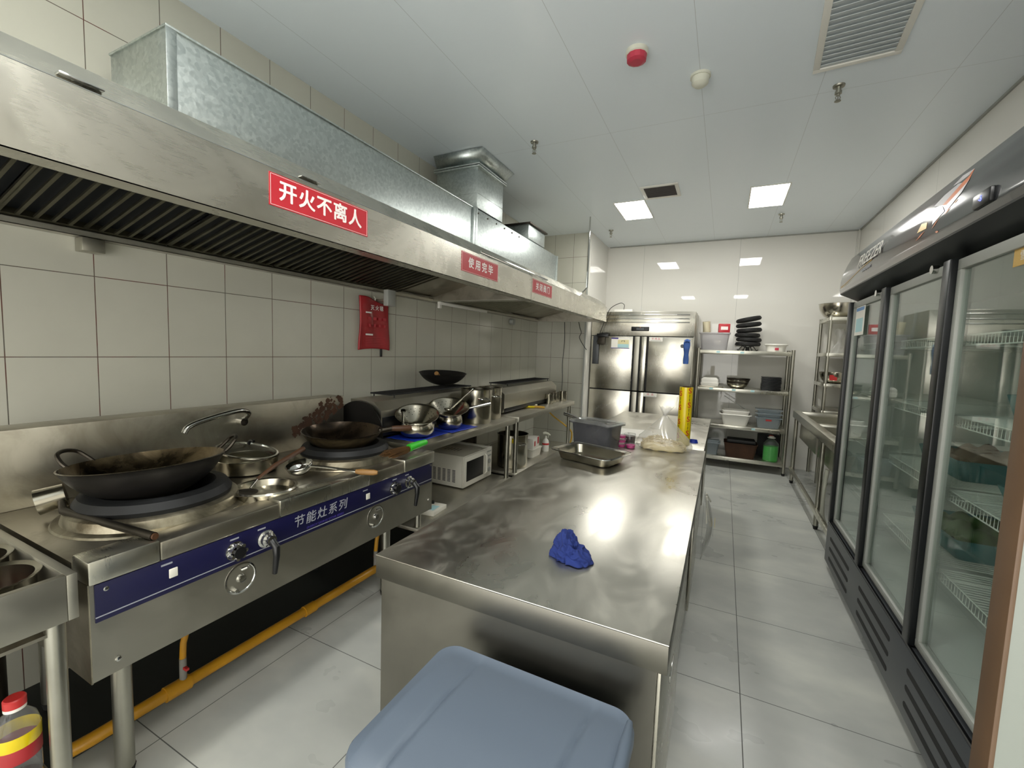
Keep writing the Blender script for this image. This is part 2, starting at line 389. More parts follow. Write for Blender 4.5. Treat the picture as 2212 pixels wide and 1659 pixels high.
vent('ceiling_vent', 'small square dark ceiling vent beside the left glowing lamp', -.64, 4.34, .33, .34, 12, 0, 'white', 'vent_dark')
# alarm, detector, sprinklers
t = thing('fire_alarm', 'round alarm with red face on white base under the ceiling', 'alarm', (-.50, 2.33, ZC))
B().lathe([(0, 0), (.055, 0), (.055, -.02), (.05, -.024), (0, -.024)], seg=28).build('base', 'alarm_white', t)
B().lathe([(0, -.024), (.05, -.024), (.048, -.05), (.03, -.058), (0, -.058)], seg=12).build('red_cover', 'alarm_red', t, sharp=20)
t = thing('smoke_detector', 'cream round smoke detector right of the red alarm', 'detector', (-.22, 2.66, ZC))
B().lathe([(0, 0), (.052, 0), (.052, -.014), (0, -.014)], seg=28).build('base', 'alarm_white', t)
B().lathe([(0, -.014), (.046, -.014), (.043, -.045), (.028, -.058), (.012, -.062), (0, -.062)], seg=28).build('sensor_head', 'alarm_white', t)
def sprinkler(x, y, label, s=1):
    t = thing('sprinkler_head', label, 'sprinkler', (x, y, ZC), .4)
    B().lathe([(0, 0), (.03, 0), (.028, -.008), (.013, -.01), (.013, -.03), (.017, -.031), (.017, -.045), (.009, -.047), (.009, -.055), (0, -.055)], seg=16).build('pipe_fitting', 'tube', t)
    B().tube([(-.008, 0, -.052), (-.013, 0, -.065), (-.004, 0, -.082)], .0022, 6).tube([(.008, 0, -.052), (.013, 0, -.065), (.004, 0, -.082)], .0022, 6).cyl((0, 0, -.054), (0, 0, -.08), .003, 8).build('yoke', 'tube', t)
    B().lathe([(0, -.081), (.015, -.081), (.016, -.084), (0, -.085)], seg=14).build('deflector', 'tube', t)
for a in ((.47, 3.05, 'metal sprinkler head hanging in front of the large ceiling grille'), (-1.36, 3.02, 'metal sprinkler head above the red-signed hood, left of centre'),
          (.44, 5.46, 'small sprinkler head behind the right glowing lamp'), (-1.38, 5.5, 'tiny sprinkler head by the white pillar corner')): sprinkler(*a)

# ================================================================== EXHAUST HOODS
def hood(y0, y1, fy0, fy1, pitch, npan, slatmat, backmat, label, seamlab, lip_l=False):
    t = thing('exhaust_hood', label, 'hood', (XW, y0, 1.755)); D = y1-y0; x = lambda v: v-XW; z = lambda v: v-1.755
    a, b_ = x(-1.362), z(1.937)
    p = B(); p.box(a-.003, 0, 0, a, D, b_); p.box(a-.075, 0, 0, a, D, .0025); p.box(a-.075, 0, 0, a-.073, D, .03); p.build('front_panel', 'steel_hood', t)
    p = B(); p.prism([(a, b_), (a-.085, z(2.02)), (a-.088, z(2.02)), (a-.003, b_)], 'y', 0, D); p.build('sloped_ledge', 'steel_hood', t)
    p = B(); p.box(.002, 0, z(2.018), a-.088, D, z(2.021)); p.build('top_panel', 'steel_panel', t)
    prof = [(.002, 0), (a-.003, 0), (a-.003, b_-.001), (a-.089, z(2.017)), (.002, z(2.017))]
    B().prism(prof, 'y', .0, .003).build('end_panel', 'steel_dirty', t); B().prism(prof, 'y', D-.003, D).build('end_panel', 'steel_dirty', t)
    p = B(); p.box(.002, 0.004, 0, .055, D-.004, .0025); p.box(.053, 0.004, 0, .055, D-.004, .022); p.box(.002, 0.004, 0, .004, D-.004, .09); p.build('grease_gutter', 'steel_hood_edge', t)
    for yy in (.003, D-.045):
        p = B(); p.box(.055, yy, 0, a-.075, yy+.042, .004); p.build('cross_rail', 'steel_hood_edge', t)
    B().tube([(a-.0015, .001, b_), (a-.0015, D-.001, b_)], .0022, 6).build('highlight_bead', 'chrome', t)  # chrome bead added along the fold to draw its bright highlight
    # filters: slope from high at the front to low over the gutter
    P0, P1 = Vector((.052, 0, z(1.785))), Vector((a-.09, 0, z(1.99))); u = (P1-P0).normalized(); nrm = Vector((u.z, 0, -u.x)); Lg = (P1-P0).length
    w = (fy1-fy0)/npan
    for i in range(npan):
        f = B(); ya = fy0-y0+i*w+.004; yb = ya+w-.008
        def q(s, y, o): v = P0+u*s-nrm*0+nrm*o; return (v.x, y, v.z)
        M = Matrix(((u.x, 0, -nrm.x, P0.x), (0, 1, 0, 0), (u.z, 0, -nrm.z, P0.z), (0, 0, 0, 1)))
        f.mi = 1; f.box(0, ya, .018, Lg, yb, .02, M=M); f.mi = 0
        k = max(2, round((yb-ya)/pitch)); dy = (yb-ya)/k
        for j in range(k+1):
            yy = ya+j*dy; hw = dy*.12 if slatmat == 'filter_slat' else dy*.3
            f.box(.02, yy-hw, -.007, Lg-.02, yy+hw, .002, M=M)
        f.box(0, ya, -.004, .02, yb, .018, M=M); f.box(Lg-.02, ya, -.004, Lg, yb, .018, M=M)
        f.build('baffle_filter', [slatmat, backmat], t)
    # blank sloping plates beside the filters
    for ya, yb in ((0.004, fy0-y0-.002), (fy1-y0+.002, D-.004)):
        if yb-ya > .02:
            p = B()
            M = Matrix(((u.x, 0, -nrm.x, P0.x), (0, 1, 0, 0), (u.z, 0, -nrm.z, P0.z), (0, 0, 0, 1))); p.box(0, ya, .012, Lg, yb, .015, M=M); p.build('blank_plate', 'steel_dirty', t)
    return t
h1 = hood(-.7, 3.068, -.45, 2.62, .046, 6, 'filter_slat', 'filter_gap_shade', 'long stainless exhaust hood over the wok range with large red sign', '')
h2 = hood(3.074, 5.42, 3.13, 4.45, .03, 3, 'filter_clean', 'filter_slat', 'farther stainless exhaust hood section with the smallest red sign', '')
# latches on the hood ledge
for yy in (.49, 1.10): B().box(-1.39-XW, yy+.7-.04, 1.947-1.755, -1.355-XW, yy+.7+.04, 1.953-1.755, .002).build('latch', 'chrome', h1)
tag(B().tube([(-1.375, 2.32, 1.962), (-1.375, 3.42, 1.962)], .006, 8).build('conduit', 'chrome'), 'thin shiny conduit lying along the hood ledge near the middle red sign', 'conduit')
# signs
def sign(y0, y1, z0, z1, txt, label, sp=1.0, h=None):
    t = thing('warning_sign', label, 'sign', (-1.3615, (y0+y1)/2, (z0+z1)/2)); w, hh = y1-y0, z1-z0
    B().box(0, -w/2, -hh/2, .0016, w/2, hh/2).build('sign_board', 'red_sign', t)
    e, k = .0035, .0011; b = B()
    for q in ((-w/2+e, -hh/2+e, w/2-e, -hh/2+e+k), (-w/2+e, hh/2-e-k, w/2-e, hh/2-e), (-w/2+e, -hh/2+e, -w/2+e+k, hh/2-e), (w/2-e-k, -hh/2+e, w/2-e, hh/2-e)):
        b.box(.0016, q[0], q[1], .002, q[2], q[3])
    b.build('border', 'white_ink', t)
    text(txt, h or hh*.66, t, 'white_ink', frame((.002, 0, 0), (0, 1, 0), (0, 0, 1)), heavy=.0016 if not h else .0011, spacing=sp)
sign(.943, 1.373, 1.817, 1.922, '开火不离人', 'large red sign with five white characters on the hood over the wok range', 1.13)
sign(2.088, 2.52, 1.808, 1.917, '使用完毕', 'middle red sign with four widely spaced white characters on the hood', 1.5, .062)
sign(3.09, 3.5, 1.818, 1.922, '关闭阀门', 'smallest looking red sign, farthest along the hood front', 1.5, .062)
# ducts on the hoods
t = thing('exhaust_duct', 'long galvanised rectangular duct lying on the near hood', 'duct', (-2.2, .88, 2.021))
B().box(0, 0, .001, .39, 2.06, .43, .002).build('duct_body', 'galvanised', t)
f = B(); f.box(-.004, -.004, .426, .396, 2.06, .434, .001); f.box(.388, -.003, 0.002, .395, .03, .43, .001); f.box(-.004, 2.03, .001, .4, 2.062, .437, .002); f.build('seam_flange', 'galvanised', t)
t = thing('exhaust_duct', 'shorter galvanised duct on the far hood, past the tall riser', 'duct', (-2.2, 2.945, 2.021))
B().box(0, 0, .001, .385, 1.86, .44, .002).build('duct_body', 'galvanised', t)
f = B(); f.box(-.004, .0, .001, .4, .03, .446, .002); f.box(-.004, 1.83, .001, .392, 1.862, .446, .002); f.build('seam_flange', 'galvanised', t)
b = B()
for i in range(6): b.cyl((.385, .06+i*.15, .41), (.391, .06+i*.15, .41), .007, 8)
b.build('rivet', 'steel_soot', t)
t = thing('duct_riser', 'tall galvanised riser duct flaring out to meet the ceiling', 'duct', (-2.2, 2.98, 2.47))
B().box(0, 0, 0, .385, .43, .32, .002).build('riser_body', 'galvanised', t)
q = B(); a, c = [(.0, 0), (.385, 0), (.385, .43), (0, .43)], [(-.0, -.05), (.45, -.05), (.45, .5), (0, .5)]
va = [q.bm.verts.new((x, y, .335)) for x, y in a]; vb = [q.bm.verts.new((x, y, .425)) for x, y in c]
for i in range(4): q.bm.faces.new([va[i], va[(i+1) % 4], vb[(i+1) % 4], vb[i]])
q.build('flared_collar', 'galvanised', t, thick=.003)
f = B(); f.box(-.02, -.02, .305, .41, .45, .318, .003); f.box(-.02, -.02, .322, .41, .45, .335, .003); f.box(-.002, -.002, .11, .388, .432, .118, .002); f.build('flange', 'galvanised', t)
t = thing('duct_riser', 'small galvanised stub duct with open flange beyond the tall riser', 'duct', (-2.2, 3.97, 2.47))
B().box(0, 0, 0, .385, .42, .14, .002).build('riser_body', 'galvanised', t)
f = B(); f.box(-.02, -.02, .14, .41, .44, .155, .003); f.build('flange', 'steel_soot', t)
# suspension rod
tag(B().tube([(-1.47, 4.88, 2.9), (-1.44, 4.78, 2.3), (-1.425, 4.72, 2.08), (-1.45, 4.66, 2.025)], .008, 8).build('hanging_rod', 'chrome'), 'slim metal rod hanging from the ceiling to the far hood', 'rod')

# ================================================================== WORK BENCHES IN THE MIDDLE
def workbench(y0, y1, label, x0=-.825, x1=-.06, shelf=True):
    t = thing('work_bench', label, 'table', (x0, y0, 0)); w, d = x1-x0, y1-y0
    B().box(0, 0, .796, w, d, .8, .0015).build('worktop', 'steel_table', t)
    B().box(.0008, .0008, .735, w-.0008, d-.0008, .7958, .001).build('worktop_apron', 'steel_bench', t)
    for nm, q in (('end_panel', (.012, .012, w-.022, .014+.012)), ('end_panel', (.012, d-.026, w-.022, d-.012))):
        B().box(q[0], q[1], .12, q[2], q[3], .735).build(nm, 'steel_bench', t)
    B().box(.014, .026, .12, w-.03, d-.026, .14).build('bottom_shelf', 'steel_panel', t)
    B().box(.012, .026, .14, .02, d-.026, .735).build('back_panel', 'steel_panel', t)
    n = 3
    for i in range(n):
        ya, yb = .03+i*(d-.06)/n, .03+(i+1)*(d-.06)/n
        dd = B().box(w-.024-(i % 2)*.012, ya, .145, w-.014-(i % 2)*.012, yb, .73, .001).build('sliding_door', 'steel_sliding', t)
        B().box(w-.0145-(i % 2)*.012, (ya+yb)/2-.05, .5, w-.012-(i % 2)*.012, (ya+yb)/2+.05, .52, .001).build('door_handle', 'chrome', dd)
    for a, b_ in ((.06, .06), (w-.06, .06), (.06, d-.06), (w-.06, d-.06)):
        B().cyl((a, b_, .0), (a, b_, .12), .019, 14).build('leg', 'tube', t)
    return t
wb = workbench(.872, 2.84, 'long stainless work bench in the middle with a blue cloth on it')
wb.rotation_euler = (0, 0, .003)
workbench(2.846, 4.33, 'far stainless work bench behind the noodle bag, end to end with the long bench', -.86, -.075)

# blue rag
def rag():
    from mathutils import noise as nz
    def fn(u, v):
        th = u*2*PI; ph = v*PI/2; d = Vector((math.cos(th)*math.cos(ph), math.sin(th)*math.cos(ph), math.sin(ph)))
        n1 = nz.noise(d*1.7+Vector((3, 1, 4))); n2 = 1-abs(nz.noise(d*3.2+Vector((7, 2, 1))))*2.2; n3 = 1-abs(nz.noise(d*6.5+Vector((1, 9, 5))))*2
        k = 1+.35*n1+.16*(n2-.5)+.06*(n3-.5)
        x, y, z = \
            .050*d.x*k, .044*d.y*k, .059*d.z*k*(1-.25*max(0, d.x))
        return (x-.012*math.sin(ph), y, max(.0006, z))
    b = B(); b.surf(fn, 140, 60, wrap=True)
    def flap(a0, a1, r0, h0, ph):
        def f(u, v):
            a = a0+(a1-a0)*u; r = r0*(1-.35*v)+.006*math.sin(7*a+ph); z = h0*(v**.7)+.006*math.sin(5*a+3*v+ph)*v+.002
            return (r*math.cos(a)*1.05-.012*v, r*math.sin(a)*.9, max(.001, z))
        b.surf(f, 40, 18)
    flap(-1.3, 1.2, .057, .022, 0); flap(1.8, 3.9, .052, .026, 2)
    o = b.build('cloth', 'blue_cloth', None, (-.347, 1.125, .8007), sharp=80, thick=.0025)
    o.rotation_euler = (0, 0, -.3)
    return tag(o, 'crumpled blue cleaning cloth lying on the middle work bench', 'cloth')
rag()

# steel tray
t = thing('tray', 'shallow empty stainless tray on the bench in front of the clear box', 'tray', (-.605, 2.225, .8), -.28)
b = B(); tub(b, [(.26, .17, .03, .001), (.285, .195, .035, .006), (.315, .225, .04, .048), (.36, .27, .045, .052), (.362, .272, .045, .0495)], cap0=True)
b.build('tray_pan', 'steel_pot', t, thick=.0012)
b = B(); b.tube([(x, y, .051) for x, y in rrect(.362, .272, .045)], .0028, 6, closed=True); b.build('rolled_rim', 'chrome', t)

# smoky plastic food pan
t = thing('food_pan', 'clear lidded plastic food pan with a steel handle in it, behind the tray', 'container', (-.66, 2.53, .8), -.28)
glassy('smoke', (.52, .53, .55, 1), 1.45, .05, .25, (.25, .25, .27, 1))
b = B(); tub(b, [(.24, .15, .03, .002), (.262, .17, .032, .15), (.295, .2, .035, .155), (.297, .202, .035, .15)]); b.build('pan', 'smoke', t, thick=.002)
b = B(); tub(b, [(.25, .16, .03, .158), (.3, .205, .035, .158), (.3, .205, .035, .164), (.22, .13, .03, .172), (.2, .11, .03, .166)], cap0=False, cap1=True); b.build('lid', 'clear', t)
t2_ = thing('scoop', 'steel handled scoop poking out left of the clear food pan', 'scoop', (-.85, 2.60, .965), -.4)
B().tube([(-.05, 0, .01), (.03, 0, 0), (.08, 0, -.012)], [.012, .011, .009], 12).build('handle', 'chrome', t2_)
B().lathe([(.0, 0), (.02, .003), (.028, .012)], M=Matrix.Translation((.1, 0, -.012)), seg=16).build('bowl', 'chrome', t2_, thick=.001)

# pink sauce cups
def cup(x, y, z, label, full=.72, r=.029):
    t = thing('sauce_cup', label, 'cup', (x, y, z), 0, 'clear sauce cups with pink sauce')
    B().lathe([(0, .0005), (r*.82, .0005), (r, .024), (r+.003, .025), (r+.003, .027), (r-.001, .027), (r-.003, .024), (r*.78, .002)], seg=24).build('cup_body', 'clear', t)
    B().lathe([(0, .0016), (r*.80, .0016), (r*(.8+.17*full), .022*full), (0, .022*full)], seg=24).build('sauce', 'magenta', t)
    return t
for k, n in enumerate(('bottom cup of the three stacked pink sauce cups', 'middle cup of the three stacked pink sauce cups', 'top cup of the three stacked pink sauce cups')):
    cup(-.535, 2.655, .8005+k*.0275, n, .75)
cup(-.478, 2.655, .8005, 'single clear cup of pink sauce touching the noodle bag', .9)
t = thing('dark_jar', 'small jar of dark red sauce behind the stacked pink cups', 'jar', (-.50, 2.735, .8))
B().lathe([(0, .001), (.033, .001), (.036, .07), (.034, .075), (0, .075)], seg=20).build('jar_body', 'clear', t)
B().lathe([(0, .003), (.031, .003), (.034, .06), (0, .06)], seg=20).build('sauce', 'sauce', t)
# sheet of paper / plastic board
o = B().box(-.13, -.14, 0, .13, .14, .012, .002).build('cutting_board', 'paper', None, (-.55, 3.13, .8005)); o.rotation_euler = (0, 0, .15)
tag(o, 'white cutting board lying flat behind the pink cups and noodle bag', 'board')

# bag of noodles
t = thing('noodle_bag', 'knotted clear plastic bag of fresh noodles on the bench', 'bag', (-.30, 2.735, .8), .02)
def bagf(u, v):
    th = u*2*PI; k = 1+.05*math.sin(5*th)+.03*math.sin(11*th+7*v)
    if v < .35: s = v/.35; r = .145+.012*math.sin(s*PI); z = s*.062; r *= (1-.02*s)
    else: s = (v-.35)/.65; r = .143*(1-s)**1.05+.008; z = .062+.15*s
    if v == 0: r *= .86
    return (r*math.cos(th)*k*1.02, r*math.sin(th)*.55*k, .001+z+.003*math.sin(8*th)*v)
b = B(); b.surf(bagf, 64, 26, wrap=True)
b.surf(lambda u, v: ((.008+.034*v*(1+.25*math.sin(6*PI*u)))*math.cos(u*2*PI)+.006*v, (.008+.02*v)*math.sin(u*2*PI), .21+.052*v+.008*v*math.sin(10*PI*u)), 32, 6, wrap=True)
b.build('plastic_bag', 'clear_bag', t, sharp=80)
b = B(); rn = random.Random(5)
b.surf(lambda u, v: ((.130*(1-v**2.6)**.5*(1+.04*math.sin(u*2*PI*7)))*math.cos(u*2*PI), .068*(1-v**2.6)**.5*math.sin(u*2*PI), .003+(.062+.012*math.cos(u*2*PI+2.5))*v+.003*math.sin(u*60)), 50, 14, wrap=True)
for i in range(340):
    a = rn.uniform(0, 2*PI); rr = rn.uniform(.0, 1)**.5; cx, cy = .122*rr*math.cos(a), .064*rr*math.sin(a); zz = .005+(.064+.012*math.cos(a+2.5))*(1-rr**2)**.385*rn.uniform(.96, 1.05)+.002; pts = []; an = rn.uniform(0, PI)
    for k in range(5):
        s = (k-2)*.011; x = cx+s*math.cos(an)+.004*math.sin(k*1.7+i); y = cy+s*math.sin(an)*.6
        m = math.hypot(x/.13, y/.07)
        if m > 1: x, y = x/m, y/m
        pts.append((x, y, zz+.003*math.sin(k*2+i)))
    b.mi = i % 3 == 0; b.tube(pts, .0027, 5)  # some strands take the darker noodle tone
n_ = b.build('noodles', ['noodle', 'noodle_dark'], t); n_['kind'] = 'stuff'
B().lathe([(0, -.008), (.011, -.005), (.013, 0), (.009, .006), (0, .008)], M=Matrix.Translation((0, 0, .212)), seg=12).build('knot', 'clear_bag', t)

# cling film roll
t = thing('cling_film_roll', 'tall yellow roll of cling film standing on end behind the noodle bag', 'roll', (-.205, 2.965, .8))
b = B(); b.lathe([(.028, .0005), (.041, .0005), (.041, .372), (.028, .372)], seg=40, closed=True); b.build('roll_body', 'roll_yellow', t)
b = B(); b.lathe([(.024, 0), (.0275, 0), (.0275, .376), (.024, .376)], seg=28, closed=True); b.build('cardboard_core', 'stain_brown', t)
for i, (ph, z0) in enumerate([(-2.35, .33), (-2.35, .24), (-2.35, .15), (-2.35, .06), (-.95, .35), (-.95, .26), (-.95, .17), (-.95, .08)]):
    n = Vector((math.cos(ph), math.sin(ph), 0)); M = frame((.0415*n.x, .0415*n.y, z0), (-n.y, n.x, 0), (0, 0, 1))
    text('S', .048, t, 'red_plastic', M, 'printed_mark', bold=.0006)
    k = B()
    for q in (-.032, .034): k.box(-.0018, q-.009, 0, .0018, q+.011, .0004, M=M)
    k.build('printed_strip', 'black_matt', t)
b = B(); b.surf(lambda u, v: (-.042-.016*u+.003*math.sin(9*v), -.02+.01*u+.004*math.sin(7*v+3*u), .245+.075*v-.02*u), 6, 14); b.build('loose_film', 'clear_bag', t, sharp=90)
tag(B().surf(lambda u, v: ((.026-.006*v)*math.cos(u*2*PI)*(1+.2*math.sin(3*u*2*PI)), (.016-.003*v)*math.sin(u*2*PI), .001+.022*v), 24, 4, wrap=True).build('cup_lid_wrap', 'blue_mat', None, (-.148, 3.06, .8)), 'small crumpled blue rubber piece right of the yellow roll', 'wrap')

# bag hanging on the bench's aisle side
t = thing('hanging_bag', 'clear plastic bag of straws hanging from the aisle side of the bench', 'bag', (-.045, 2.25, .42))
b = B(); b.surf(lambda u, v: (.004+.045*math.sin(PI*min(1, v*1.1))**.7*(1+.15*math.sin(9*u))*(.4+.6*math.sin(PI*u)), (u-.5)*(.20-.13*v**3)+.01*math.sin(5*v), .0+.31*v), 16, 20)
b.surf(lambda u, v: (.002, (u-.5)*(.20-.13*v**3)+.01*math.sin(5*v), .0+.31*v), 10, 14); b.build('plastic_bag', 'clear_bag', t, sharp=90)
for p in (((.01, .01, .29), (.03, .075, .235)), ((.012, 0, .28), (.03, .03, .15)), ((.014, -.005, .27), (.02, -.04, .16))):
    B().cyl(p[0], p[1], .004, 8).build('straw', 'white_plastic', t)
B().lathe([(0, 0), (.024, 0), (.024, .001), (0, .001)], M=frame((.0545, -.035, .17), (0, 1, 0), (0, 0, 1)), seg=24).build('yellow_label', 'roll_yellow', t)
text('MEDIUM', .017, t, 'charcoal', frame((.05, -.01, .11), (0, 1, 0), (0, 0, 1)), 'lettering', bold=.0004)

# ================================================================== GREY-BLUE BIN
t = thing('waste_bin', 'large grey blue plastic bin with ridged lid in front of the work bench', 'bin', (-.335, .672, 0.0))
b = B(); b.box(-.195, -.15, .0, .195, .15, .002); b.bm.free(); b = B()
R = lambda w, d, z, r=.05: (w, d, r, z)
tub(b, [R(.34, .23, .002), R(.35, .24, .02), R(.41, .30, .585), R(.425, .315, .618)], cap0=True, cap1=True); b.build('bin_body', 'bin_blue', t)
b = B(); w, d = .455, .345; r_ = .045
def lidz(x, y):
    z = .663-.03*((y+.05)/.19)**2*(.5)
    for xc in (-.125, .145):
        e = xc - .14*(.17-y)*(1 if xc > 0 else 0.4)*.6
        z -= .006*math.exp(-((x-e)/.005)**2)*min(1, max(0, (.17-y)/.05))
    return z
out = rrect(w, d, r_, 8); rings = []
for s_, zz in ((1, .622), (1.004, .629), (1.004, .647), (.99, .657)): rings.append([b.bm.verts.new((x*s_, y*s_, zz)) for x, y in out])
for p, q in zip(rings, rings[1:]):
    n = len(p)
    for i in range(n): b.bm.faces.new([p[i], p[(i+1) % n], q[(i+1) % n], q[i]])
NX, NY = 90, 24; G = []
for i in range(NX+1):
    col = []
    for j in range(NY+1):
        x, y = (i/NX-.5)*2, (j/NY-.5)*2; X, Y = x*w/2*.99, y*d/2*.99
        cx, cy = w/2*.99-r_, d/2*.99-r_; ax, ay = abs(X), abs(Y)
        if ax > cx and ay > cy:
            m = max((ax-cx)/r_, (ay-cy)/r_); L_ = math.hypot(ax-cx, ay-cy)
            if L_ > 0: ax2, ay2 = cx+(ax-cx)/L_*r_*m, cy+(ay-cy)/L_*r_*m; X, Y = math.copysign(ax2, X), math.copysign(ay2, Y)
        edge = min(1-abs(x), 1-abs(y)); col.append(b.bm.verts.new((X, Y, .657+(lidz(X, Y)-.651)*min(1, edge*9))))
    G.append(col)
for i in range(NX):
    for j in range(NY): b.bm.faces.new([G[i][j], G[i+1][j], G[i+1][j+1], G[i][j+1]])
b.build('lid', 'bin_blue', t, sharp=60)
lab(B().tube([(.215, -.145, .653), (.219, -.05, .662), (.219, .09, .662), (.216, .15, .654)], [.006, .011, .011, .006], 10).build('lid_side_ridge', 'bin_blue', t), 'raised ridge on the right rim')

# ================================================================== WOK RANGE
FX = -1.385
t = wr = thing('wok_range', 'long two burner stainless wok range with blue control panel', 'stove', (-2.33, .47, 0))
Y1 = 1.435; X = lambda v: v+2.33
b = B(); b.box(X(-2.2), .002, .48, X(FX)-.012, .006, .745); b.box(X(-2.2), Y1-.006, .48, X(FX)-.012, Y1-.002, .745); b.box(X(-2.2), .006, .48, X(-2.19), Y1-.006, .745); b.build('body_frame', 'steel_dirty', t)
b = B()   # top plate with a raised rim on three sides
b.box(X(-2.2), 0, .745, X(FX)-.09, Y1, .787, .001); b.build('top_plate', 'steel_dirty', t)
for ya, yb in ((0, .155), (.52, .955), (1.19, Y1)): B().box(X(FX)-.09, ya, .745, X(FX), yb, .808, .006).build('front_rail', 'steel', t)
for ya, yb in ((.155, .52), (.955, 1.19)): B().box(X(FX)-.09, ya, .745, X(FX)-.002, yb, .80, .006).build('rail_insert', 'steel_dirty', t)
b = B(); b.box(X(FX)-.012, .004, .485, X(FX)-.008, Y1-.01, .745); b.build('front_panel', 'steel_panel', t)
cp = B().box(X(FX)-.0078, .012, .643, X(FX)-.003, Y1-.02, .743, .001).build('control_panel', 'blue_panel', t)
lab(cp, 'dark blue control panel')
B().box(X(FX)-.003, .012, .6555, X(FX)-.0024, Y1-.02, .6585).build('silver_line', 'silver_ink', cp)
text('节能灶系列', .047, cp, 'silver_ink', frame((X(FX)-.0024, .70, .703), (0, 1, 0), (0, 0, 1)), spacing=1.2, shear=.15, bold=.0002)
text('ENERGY SAVING STOVE SERIES', .013, cp, 'purple', frame((X(FX)-.0024, .72, .667), (0, 1, 0), (0, 0, 1)), 'small_lettering')
for y in (.17, .36, .452, .93, 1.12, 1.21): B().box(X(FX)-.003, y-.014, .727, X(FX)-.0024, y+.014, .732).build('printed_tag', 'silver_ink', cp)
for y in (.185, .945): B().box(X(FX)-.003, y-.011, .685, X(FX)+.001, y+.011, .712, .002).build('switch', 'white_plastic', t)
def faced(prof, y, z, mat, nm, seg=20, par=None, tilt=0):
    return B().lathe(prof, M=frame((X(FX)-.003, y, z), (0, 1, 0), (0, 0, 1)) , seg=seg).build(nm, mat, par or t, sharp=30)
for y in (.361, 1.115):
    k = faced([(0, 0), (.03, 0), (.03, .002), (.022, .004), (.022, .02), (0, .02)], y, .69, 'chrome', 'knob')
    b = B(); M0 = frame((X(FX)-.003, y, .69), (0, 1, 0), (0, 0, 1))
    for i in range(7):
        a = i*2*PI/7; b.cyl(M0 @ Vector((.022*math.cos(a), .022*math.sin(a), .004)), M0 @ Vector((.022*math.cos(a), .022*math.sin(a), .026)), .0065, 8)
    b.build('knob_grip', 'chrome', k); B().lathe([(0, .026), (.019, .026), (.019, .031), (0, .032)], M=M0, seg=20).build('knob_cap', 'black', k)
for y in (.466, 1.224):
    k = faced([(0, 0), (.03, 0), (.03, .004), (.024, .008), (.024, .02), (.017, .024), (.017, .036), (0, .04)], y, .69, 'chrome', 'lever')
    lab(B().tube([(X(FX)+.03, y+.001, .69), (X(FX)+.05, y+.002, .672), (X(FX)+.05, y+.003, .64), (X(FX)+.04, y+.003, .575)], [.012, .013, .011, .008], 10).build('lever_handle', 'black', k), 'black hanging lever handle')
for y in (.382, 1.0):
    k = faced([(0, -.009), (.052, -.009), (.052, -.004), (.047, -.003), (.044, -.006), (0, -.006)], y, .586, 'chrome', 'sight_port', 28)
    M0 = frame((X(FX)-.009, y, .586), (0, 1, 0), (0, 0, 1)); b = B(); b.lathe([(0, 0), (.016, 0), (.012, .012), (0, .014)], M=M0, seg=16); b.tube([M0 @ Vector((0, .03, .004)), M0 @ Vector((.012, .034, .012)), M0 @ Vector((.022, .03, .006))], .005, 8); b.cyl(M0 @ Vector((-.02, -.032, 0)), M0 @ Vector((-.02, -.032, .012)), .006, 8); b.build('port_knob', 'chrome', k)
for y, z in ((.035, .725), (Y1-.03, .735), (.055, .52), (Y1-.04, .545)): faced([(0, -.004), (.007, -.004), (.006, .001), (0, .003)], y, z, 'chrome', 'screw', 10)
# splash back
sp = B().box(X(-2.2), 0, .787, X(-2.07), Y1, 1.055, .002).build('splashback', 'steel_dirty', t)
b = B()
rn = random.Random(11)
for i in range(150):
    u = rn.random(); y = 1.10+.29*u+rn.uniform(-.03, .03)*(1+u); z = .875+.14*u+rn.uniform(-.022, .028)*(1+u*.5); s_ = rn.uniform(.004, .019)
    b.prism([(y+s_*rn.uniform(.4, 1.3)*math.cos(a*PI/6), z+s_*rn.uniform(.4, 1.3)*math.sin(a*PI/6)) for a in range(12)], 'x', X(-2.07)+.0002, X(-2.07)+.0006+i*1e-5)
lab(b.build('burnt_stain', 'stain_brown', sp), 'brown burnt grease patch')
# swing tap
tp = B().tube(spline([(X(-2.07), .80, .985), (X(-2.035), .81, 1.005), (X(-2.0), .80, 1.035), (X(-1.98), .74, 1.05), (X(-1.97), .6, 1.03), (X(-1.965), .53, 1.01), (X(-1.965), .51, .985)], 6), .0115, 12).build('tap_spout', 'chrome', t)
B().cyl((X(-2.07), .80, .985), (X(-2.03), .80, .985), .018, 14).build('tap_base', 'chrome', tp)
# burners
def burner(yc, xc=-1.72):
    xx = X(xc)
    B().lathe([(.262, .0005), (.258, .006), (.240, .010), (.232, .036), (.222, .042), (.2, .042), (.2, .02), (.15, .012), (0, .012)], c=(xx, yc, .787), seg=48).build('burner_collar', 'collar', t)
    B().lathe([(.13, .02), (.208, .03), (.214, .056), (.200, .078), (.165, .084), (.15, .066), (.14, .03)], c=(xx, yc, .787), seg=48, closed=True).build('burner_ring', 'iron_burner', t)
burner(.305); burner(1.125)
# curved wells in front of burners
B().lathe([(.104, .001), (.112, .028), (.108, .034), (.1, .031), (.094, .006), (0, .005)], c=(X(-1.545), .575, .787), seg=40).build('water_well', 'steel_pot', t)
for y in (.14, Y1-.14):
    for x in (-1.60, -2.14):
        lg = B().cyl((X(x), y, .03), (X(x), y, .5), .025, 20).build('leg', 'tube', t); B().lathe([(0, 0), (.02, 0), (.027, .03), (0, .03)], c=(X(x), y, 0), seg=16).build('foot', 'rubber', lg)
b = B(); b.box(X(-2.15), .14-.015, .12, X(-2.13), 1.3, .15); b.bm.free()

